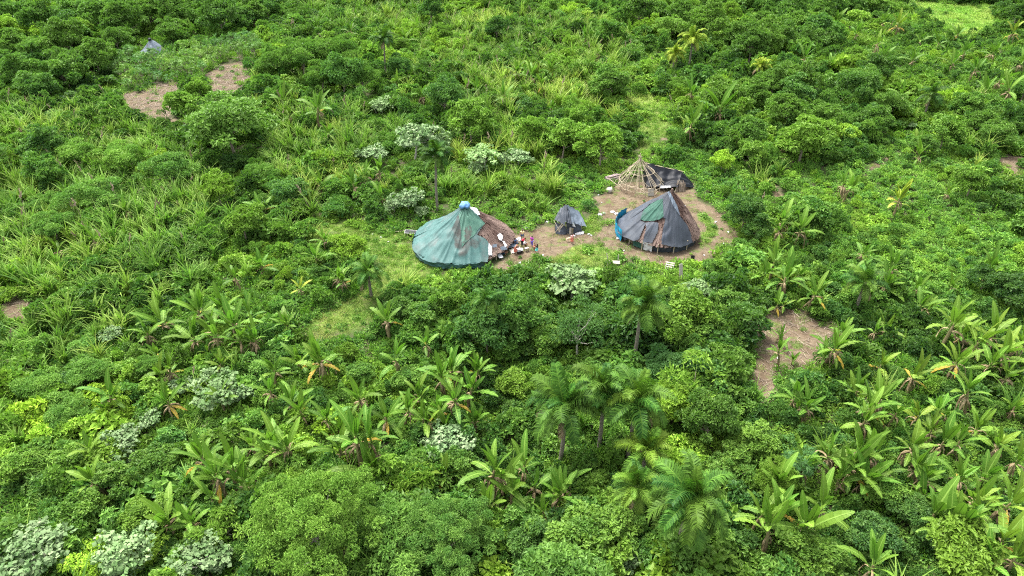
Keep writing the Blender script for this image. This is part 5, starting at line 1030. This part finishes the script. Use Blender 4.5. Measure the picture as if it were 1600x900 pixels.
def cls(x, y):
    z = gz(x, y) + 1.0; px, py, _ = proj(x, y, z); c = np.zeros(len(x), int)
    px = px + (fbm(x / 4, y / 4) - .5) * 60; py = py + (fbm(x / 4 + 30, y / 4) - .5) * 30
    for k, ps in ((1, DENSE), (2, CANE), (3, BANANA), (4, LOW), (5, GRASSY), (6, [CASSAVA])): c[anyin(px, py, ps)] = k
    c[(px < 0) & (py > 160) & (py < 600)] = 2; c[(px > 1600) & (py > 460)] = 3; c[py > 900] = 0; c[(py < 0)] = 1
    return c
pts = np.concatenate([scatter(4.6, 24, 90), scatter(5.5, 90, 226)]); x, y = pts.T; c = cls(x, y); r = U(0, 1, len(x)); s_ = U(.65, 1.4, len(x)) * np.where((c == 1) & (y < 90), 1.2, 1.0)
keep = (((c == 1) & (r < .75)) | ((c == 0) & (r < .14)) | ((c == 2) & (r < .1))) & fits(x, y, s_ * 4.0, s_ * 2.6) & free(x, y, .8)
px, py, _ = proj(x, y, gz(x, y) + 2); ins = (px > -60) & (px < 1660) & (py > -40) & (py < 960)
for k in rng.permutation(np.nonzero(keep & ins)[0])[:165]:
    hu = float(fbm(x[k] / 14 + 50, y[k] / 14)); nm = 'dark_tree' if U(0, 1) < .55 else 'broadleaf_tree' if U(0, 1) < .7 else 'feathery_tree'
    tree(nm, x[k], y[k], s_[k], s_[k] * U(.8, 1.15), .8 + .65 * hu + U(-.1, .2), max(0, (hu - .4) * .9), None, 'dark leafy tree' if nm == 'dark_tree' else 'light green tree' if nm == 'broadleaf_tree' else 'feathery tree')
    OCC.append((x[k], y[k], s_[k] * 2.3))
occ = np.array(OCC)
SHR = []                                                     # shrubs: x, y, size, squash, kind, bright, yellow
pts = np.concatenate([scatter(1.4, 22, 75), scatter(1.8, 75, 130), scatter(2.3, 130, 228)])
x, y = pts.T; c = cls(x, y); r = U(0, 1, len(x)); big = fbm(x / 9, y / 9, 3); hue = fbm(x / 14 + 50, y / 14, 3)
prob = np.choose(c, [0.95, 0.95, 0.12 + 0.55 * (fbm(x / 7 + 3, y / 7) > .5), 0.85, 0.9, 0.05, 0.0]); keep = r < prob
size = np.choose(c, [U(.5, 1.6, len(x)), U(.7, 2.0, len(x)), U(.5, 1.5, len(x)), U(.45, .95, len(x)), U(.4, .8, len(x)), U(.25, .5, len(x)), U(.4, .6, len(x))]) * (0.65 + 0.7 * big)
size = size * np.where(y > 130, 1.2, 1.0)
keep &= fits(x, y, size * 1.3, size) & free(x, y, 0.7)
x, y, c, size, hue = (a[keep] for a in (x, y, c, size, hue)); n_ = len(x)
bright = np.clip(0.3 + 1.5 * hue + U(-.32, .36, n_) + np.choose(c, [.05, -.12, .0, -.05, .35, .1, 0]), .5, 1.8); yel = np.clip((hue - .5) * 1.3 + U(-.2, .24, n_) + np.choose(c, [0, -.03, .06, 0, .1, .1, 0]), 0, .75)
kd = np.where(U(0, 1, n_) < .28, 1, 0); kd = np.where((U(0, 1, n_) < np.choose(c, [.3, .5, .15, .4, .05, .1, 0])), 2, kd); kd = np.where(U(0, 1, n_) < .13, 3, kd)
SN = ['shrub', 'fine_shrub', 'dark_shrub', 'soft_shrub']
_, spy, dep = proj(x, y, gz(x, y) + .6); spx, _, _ = proj(x, y, gz(x, y) + .6)
show = size / dep * np.where((spx > 20) & (spx < 1580) & (spy > 20) & (spy < 890), 1, 0); order = np.argsort(-show)
solo = np.zeros(n_, bool)
taken = []
for k in order:                                              # the shrubs that show largest, each a thing of its own
    if len(taken) >= 290: break
    if show[k] <= 0: break
    if all((spx[k] - a) ** 2 + (spy[k] - b) ** 2 > 22 ** 2 for a, b in taken): taken.append((spx[k], spy[k])); solo[k] = True
for k in np.nonzero(solo)[0]:
    ds = ('large ' if size[k] > 1.5 else 'small ' if size[k] < .7 else '') + ('yellowish ' if yel[k] > .2 else 'dark ' if bright[k] < .9 else 'light green ' if bright[k] > 1.2 else 'green ') + ['leafy', 'fine-leaved', 'glossy', 'soft-leaved'][kd[k]] + ' shrub'
    tree(SN[kd[k]], x[k], y[k], size[k] * U(.95, 1.1), size[k] * U(.8, 1.15), float(bright[k]), float(yel[k]), None, ds)

PROTO = bpy.data.collections.new('stuff_sources')            # sources of the instanced masses, not linked to the scene
def mass(name, meshes, x, y, idx, scl, tint, label, zoff=0.0, tilt=0.12):
    """one object of kind stuff: many clumps nobody would count"""
    col = bpy.data.collections.new(name + '_sources')
    for k, me in enumerate(meshes): o = bpy.data.objects.new(f'{name}_source_{k:02d}', me); col.objects.link(o)
    me = bpy.data.meshes.new(name); n_ = len(x); me.vertices.add(n_); me.vertices.foreach_set('co', np.stack([x, y, gz(x, y) + zoff], -1).astype(np.float32).ravel())
    for nm, ty, key, val in (('vi', 'INT', 'value', idx.astype(np.int32)), ('sc', 'FLOAT_VECTOR', 'vector', scl.astype(np.float32).ravel()), ('ro', 'FLOAT_VECTOR', 'vector', np.stack([U(-tilt, tilt, n_), U(-tilt, tilt, n_), U(0, 6.28, n_)], -1).astype(np.float32).ravel()), ('tint', 'FLOAT_VECTOR', 'vector', tint.astype(np.float32).ravel())):
        a = me.attributes.new(nm, ty, 'POINT'); a.data.foreach_set(key, val)
    o = obj(name, me); o['kind'] = 'stuff'; o['label'] = label
    ng = bpy.data.node_groups.new(name, 'GeometryNodeTree'); ng.interface.new_socket('Geometry', in_out='INPUT', socket_type='NodeSocketGeometry'); ng.interface.new_socket('Geometry', in_out='OUTPUT', socket_type='NodeSocketGeometry')
    nd, lk = ng.nodes, ng.links; gi = nd.new('NodeGroupInput'); go = nd.new('NodeGroupOutput'); ip = nd.new('GeometryNodeInstanceOnPoints'); ci = nd.new('GeometryNodeCollectionInfo')
    ci.inputs['Collection'].default_value = col; ci.inputs['Separate Children'].default_value = True; ci.inputs['Reset Children'].default_value = True
    def na(nm, ty): q = nd.new('GeometryNodeInputNamedAttribute'); q.data_type = ty; q.inputs['Name'].default_value = nm; return q.outputs[0]
    lk.new(gi.outputs[0], ip.inputs['Points']); lk.new(ci.outputs[0], ip.inputs['Instance']); ip.inputs['Pick Instance'].default_value = True
    lk.new(na('vi', 'INT'), ip.inputs['Instance Index']); lk.new(na('sc', 'FLOAT_VECTOR'), ip.inputs['Scale'])
    er = nd.new('FunctionNodeEulerToRotation'); lk.new(na('ro', 'FLOAT_VECTOR'), er.inputs[0]); lk.new(er.outputs[0], ip.inputs['Rotation'])
    lk.new(ip.outputs[0], go.inputs[0]); m = o.modifiers.new('scatter', 'NODES'); m.node_group = ng
    return o
T3 = lambda b, y_: np.stack([b, y_, 0 * b], -1)
meshes = [v[1] for nm in SN for v in KIND[nm]]; offs = np.cumsum([0] + [len(KIND[nm]) for nm in SN[:-1]])
q = ~solo; nv = np.array([len(KIND[nm]) for nm in SN])
idx = offs[kd[q]] + (U(0, 1, q.sum()) * nv[kd[q]]).astype(int)
mass('undergrowth', meshes, x[q], y[q], idx, np.stack([size[q] * U(.75, 1.2, q.sum()), size[q] * U(.75, 1.2, q.sum()), size[q] * U(.65, 1.3, q.sum())], -1), T3(bright[q], yel[q]), 'dense mixed green undergrowth covering the slope', 0.0, 0.28)

# cane grass
pts = np.concatenate([scatter(1.55, 24, 90), scatter(1.7, 90, 140), scatter(2.1, 140, 225)]); x, y = pts.T; c = cls(x, y); r = U(0, 1, len(x)); dens = fbm(x / 6, y / 6)
keep = ((c == 2) & (r < .28 + .95 * dens)) | ((c == 0) & (r < .12)) | ((c == 3) & (r < .03)); keep &= fits(x, y, 2.2 * np.ones(len(x)), 1.0) & free(x, y, .75); x, y = x[keep], y[keep]; n_ = len(x)
hue = fbm(x / 10 + 9, y / 10); s = U(.55, 1.3, n_); idx = (U(0, 1, n_) ** 1.0 * 5).astype(int); idx = np.where((idx == 3) & (U(0, 1, n_) < .55), 0, idx)
_, cpy, _ = proj(x, y, 0 * x); up = (cpy < 330) & (x > -40)
mass('cane_grass', CANES, x, y, idx, np.stack([s * 1.05, s * 1.05, s * U(.8, 1.2, n_)], -1), T3(np.clip(.6 + .7 * hue + U(-.3, .3, n_), .45, 1.5), np.clip((hue - .4) * 1.0 + np.where(up, .1, -0.04) + U(-.12, .15, n_), 0, .65)), 'tall cane grass with pale tips and beige plumes')

# low herbs and grass everywhere but on the bare earth
pts = np.concatenate([scatter(0.8, 22, 80), scatter(1.05, 80, 130), scatter(1.6, 130, 228)]); x, y = pts.T; c = cls(x, y); z0 = np.zeros(len(x)); px, py, _ = proj(x, y, gz(x, y))
jx = px + (fbm(x / 2.6, y / 2.6, 4) - 0.5) * 52; jy = py + (fbm(x / 2.6 + 40, y / 2.6, 4) - 0.5) * 26
dirt = anyin(jx, jy, DIRT) & ~anyin(jx, jy, DIRTHOLE); hutp = np.zeros(len(x), bool)
for cc_, rr in ((c1, 6.4), (c2, 5.6), (c3, 2.7), (P(888, 359), 2.2), (fb, 3.9), (P(1045, 290), 3.6)): hutp |= np.hypot(x - cc_[0], y - cc_[1]) < rr
keep = ~hutp & np.where(dirt, U(0, 1, len(x)) < .05 + 1.5 * np.clip(fbm(x / 1.7, y / 1.7) - .52, 0, 1), True) & (U(0, 1, len(x)) < np.where(c == 5, .35, .95)); x, y, c, dirt = x[keep], y[keep], c[keep], dirt[keep]; n_ = len(x)
hue = fbm(x / 8 + 77, y / 8); s = U(.7, 1.25, n_) * np.where(c == 5, .55, 1.0) * np.where(dirt, .45, 1) * np.where(y > 130, 1.5, 1)
mass('ground_cover', HERBS, x, y, (U(0, 1, n_) * 5).astype(int), np.stack([s, s, s * U(.7, 1.2, n_)], -1), T3(np.clip(.7 + .8 * hue + U(-.2, .25, n_) + np.where(c == 4, .3, 0), .5, 1.7), np.clip((hue - .45) * .9 + U(-.1, .15, n_), 0, .5)), 'low leafy herbs covering the ground', 0.0)
pts = np.concatenate([scatter(0.6, 40, 125), scatter(1.1, 125, 228)]); x, y = pts.T; c = cls(x, y); px, py, _ = proj(x, y, gz(x, y)); jx = px + (fbm(x / 2.6, y / 2.6, 4) - 0.5) * 52; jy = py + (fbm(x / 2.6 + 40, y / 2.6, 4) - 0.5) * 26
dirt = anyin(jx, jy, DIRT) & ~anyin(jx, jy, DIRTHOLE); hutp = np.zeros(len(x), bool)
for cc_, rr in ((c1, 6.4), (c2, 5.6), (P(888, 359), 2.2), (fb, 3.9)): hutp |= np.hypot(x - cc_[0], y - cc_[1]) < rr
keep = ~hutp & (((c == 5) & ~dirt & (U(0, 1, len(x)) < .9)) | (dirt & (U(0, 1, len(x)) < .06))); x, y = x[keep], y[keep]; n_ = len(x); hue = fbm(x / 4, y / 4); s = U(.6, 1.3, n_) * np.where(y > 125, 2.2, 1.0)
mass('grass', TUFTS, x, y, (U(0, 1, n_) * 3).astype(int), np.stack([s, s, s], -1), T3(.6 + .6 * hue + U(-.1, .2, n_) + np.where(y > 125, .6, 0), np.clip((hue - .35) * 1.2 + U(0, .2, n_), 0, .8)), 'short trodden grass around the yard and on the mown strip')

# cassava field
pts = scatter(2.1, 120, 228); x, y = pts.T; px, py, _ = proj(x, y, gz(x, y) + .9); keep = inpoly(px, py, CASSAVA); x, y, px, py = x[keep], y[keep], px[keep], py[keep]
keep = fits(x, y, np.full(len(x), .5)); x, y = x[keep], y[keep]
for k in range(len(x)): sz_ = U(1.1, 2.0); tree('cassava_plant', x[k], y[k], sz_, sz_ * U(.8, 1.6), U(.75, 1.25), float(np.clip(fbm(x[k] / 6, y[k] / 6) * 1.1 - .3 + U(-.1, .2), 0, .7)), None, 'low pale-leaved cassava plant')

# dead branches and leaf litter on bare ground
def litter(name, polys, n_, L, label, fit=None):
    mb = MB(); bx = np.array([p for q in polys for p in q]); k = 0; tries = 0
    while k < n_ and tries < n_ * 30:
        tries += 1; px, py = U(bx[:, 0].min(), bx[:, 0].max()), U(bx[:, 1].min(), bx[:, 1].max())
        if not anyin(np.array([px]), np.array([py]), polys)[0]: continue
        p = P(px, py); a = U(0, 6.28); l = L * U(.3, 1.3); d = np.array([math.cos(a), math.sin(a), U(-.05, .18)]) * l; r = U(.012, .03) * (1.6 if L > 1 else 1)
        tube(mb, [p + [0, 0, .04], p + d * .5 + [U(-.1, .1), U(-.1, .1), .07], p + d + [0, 0, .04]], [r, r * .8, r * .4], 4, (U(0, 1), 0, 0), cap=False); k += 1
    o = obj(name, mb.mesh(name, M['stick'])); o['kind'] = 'stuff'; o['label'] = label
litter('branch_litter', [DIRT[4], DIRT[5]], 700, 2.2, 'pale cut branches strewn over the far bare patches')
litter('straw_litter', [DIRT[1], DIRT[2], DIRT[3], [(1180, 470), (1300, 470), (1440, 500), (1500, 600), (1440, 680), (1300, 660), (1190, 640)]], 1500, 1.0, 'dry straw and twigs on the bare patches between bananas')
litter('twig_litter', [DIRT[0]], 350, 0.5, 'small twigs scattered on the trodden yard')

# ------------------------------------------------------------------ labels: each plant named after what it stands nearest to
LM = [(o['label'].split(',')[0], p) for o, c_, p in THINGS if c_ in ('hut', 'shelter', 'hut frame', 'bench', 'log pile', 'rack') and p]
SHORT = {'large conical hut mostly covered by a teal green tarpaulin': 'teal hut', 'conical hut patched with grey tarpaulins and a green net over pinkish thatch': 'grey hut', 'small ragged grey and black tarpaulin shelter standing between the two big huts': 'small ragged shelter', 'bare conical pole frame of an unfinished hut beside black plastic shelter': 'pole frame',
         'low shelter of sagging black plastic sheet behind the grey tarpaulin hut': 'black plastic shelter', 'small far cone hut wrapped in dark blue-grey sheet beside the cassava field': 'small far hut', 'pale plank bench with two upright posts on the bank': 'plank bench', 'pile of weathered greyish logs at the edge of clearing beside pole frame': 'log pile', 'white slatted wooden rack tilted against the bank below grey hut': 'slatted rack'}
LM = [(SHORT.get(a, a), p) for a, p in LM]
info = []
for o, cat, desc, lab in PLANTS:
    me_top = {'banana plant': 2.4, 'palm': 6.0, 'shrub': .8, 'plastic scrap': 0.1, 'cassava plant': 1.0}.get(cat, 3.0) * o.scale[2]
    a, b, _ = proj(o.location[0], o.location[1], o.location[2] + me_top); info.append((float(a), float(b)))
    if lab: LM.append((lab, info[-1]))
LM += [('bare patch between bananas', (1225, 525)), ('bare patch at the left edge', (25, 485)), ('bare patch at the right edge', (1580, 258)), ('upper far bare patch', (358, 122)), ('lower far bare patch', (240, 155)), ('top left corner of the photo', (0, 0)), ('top right corner of the photo', (1600, 0)), ('bottom left corner of the photo', (0, 900)), ('bottom right corner of the photo', (1600, 900)), ('middle of the top edge', (800, 0)), ('middle of the bottom edge', (800, 900)), ('middle of the left edge', (0, 450)), ('middle of the right edge', (1600, 450))]
ONES = ['first', 'second', 'third', 'fourth', 'fifth', 'sixth', 'seventh', 'eighth', 'ninth', 'tenth', 'eleventh', 'twelfth', 'thirteenth', 'fourteenth', 'fifteenth', 'sixteenth', 'seventeenth', 'eighteenth', 'nineteenth', 'twentieth']
ORD = [w_ + ' ' for w_ in ONES] + [f'twenty-{w_} ' for w_ in ONES[:9]] + ['thirtieth '] + [f'thirty-{w_} ' for w_ in ONES[:9]] + ['fortieth '] + [f'forty-{w_} ' for w_ in ONES[:9]]
GR = {'banana plant': 'banana plants on the slope', 'palm': 'palms on the slope', 'shrub': 'shrubs on the slope', 'tree': 'trees on the slope', 'silver-leaved tree': 'silver-leaved trees', 'cassava plant': 'cassava plants in the far field', 'plastic scrap': 'white plastic scraps'}
bycat = {}
for k, (o, cat, desc, lab) in enumerate(PLANTS): bycat.setdefault(cat, []).append(k)
lp = np.array([p for _, p in LM])
for cat, ks in bycat.items():
    pp = np.array([info[k] for k in ks]); d = np.hypot(pp[:, None, 0] - lp[None, :, 0], pp[:, None, 1] - lp[None, :, 1])
    for m_, (nm, _) in enumerate(LM):                        # a landmark does not count itself
        for q_, k in enumerate(ks):
            if PLANTS[k][3] == nm: d[q_, m_] = 1e9
    dx = pp[:, None, 0] - lp[None, :, 0]; dy = pp[:, None, 1] - lp[None, :, 1]
    side = np.where(np.abs(dx) > np.abs(dy), np.where(dx < 0, 0, 1), np.where(dy < 0, 2, 3)); rank = np.zeros(d.shape, int)
    for sd_ in range(4):
        ds = np.where(side == sd_, d, 1e8 + d); rk_ = np.argsort(np.argsort(ds, axis=0), axis=0); rank = np.where(side == sd_, rk_, rank)
    rank = np.where(d > 1e8, 999, rank)
    long_ = np.array([50 * (len(l_[0].split()) > 9) for l_ in LM])
    for q_, k in enumerate(ks):
        o, _, desc, lab = PLANTS[k]; o['category'] = cat; o['group'] = GR[cat]
        if lab: o['label'] = lab; continue
        if cat == 'cassava plant': o['label'] = 'pale-leaved cassava plant in the far field around the small far hut'; continue
        best = int(np.argmin(rank[q_] + d[q_] / 120.0 + long_)); rk = int(rank[q_, best]); nm = LM[best][0]
        if cat == 'plastic scrap': desc = 'white plastic scrap'
        where = ('left of', 'right of', 'up from', 'down from')[int(side[q_, best])]
        lb = ''
        for head in (desc, desc.split(' with ')[0], cat):
            lb = f'{head}, {ORD[min(rk, 48)]}one {where} the {nm}'
            if len(lb.split()) <= 16: break
        o['label'] = lb
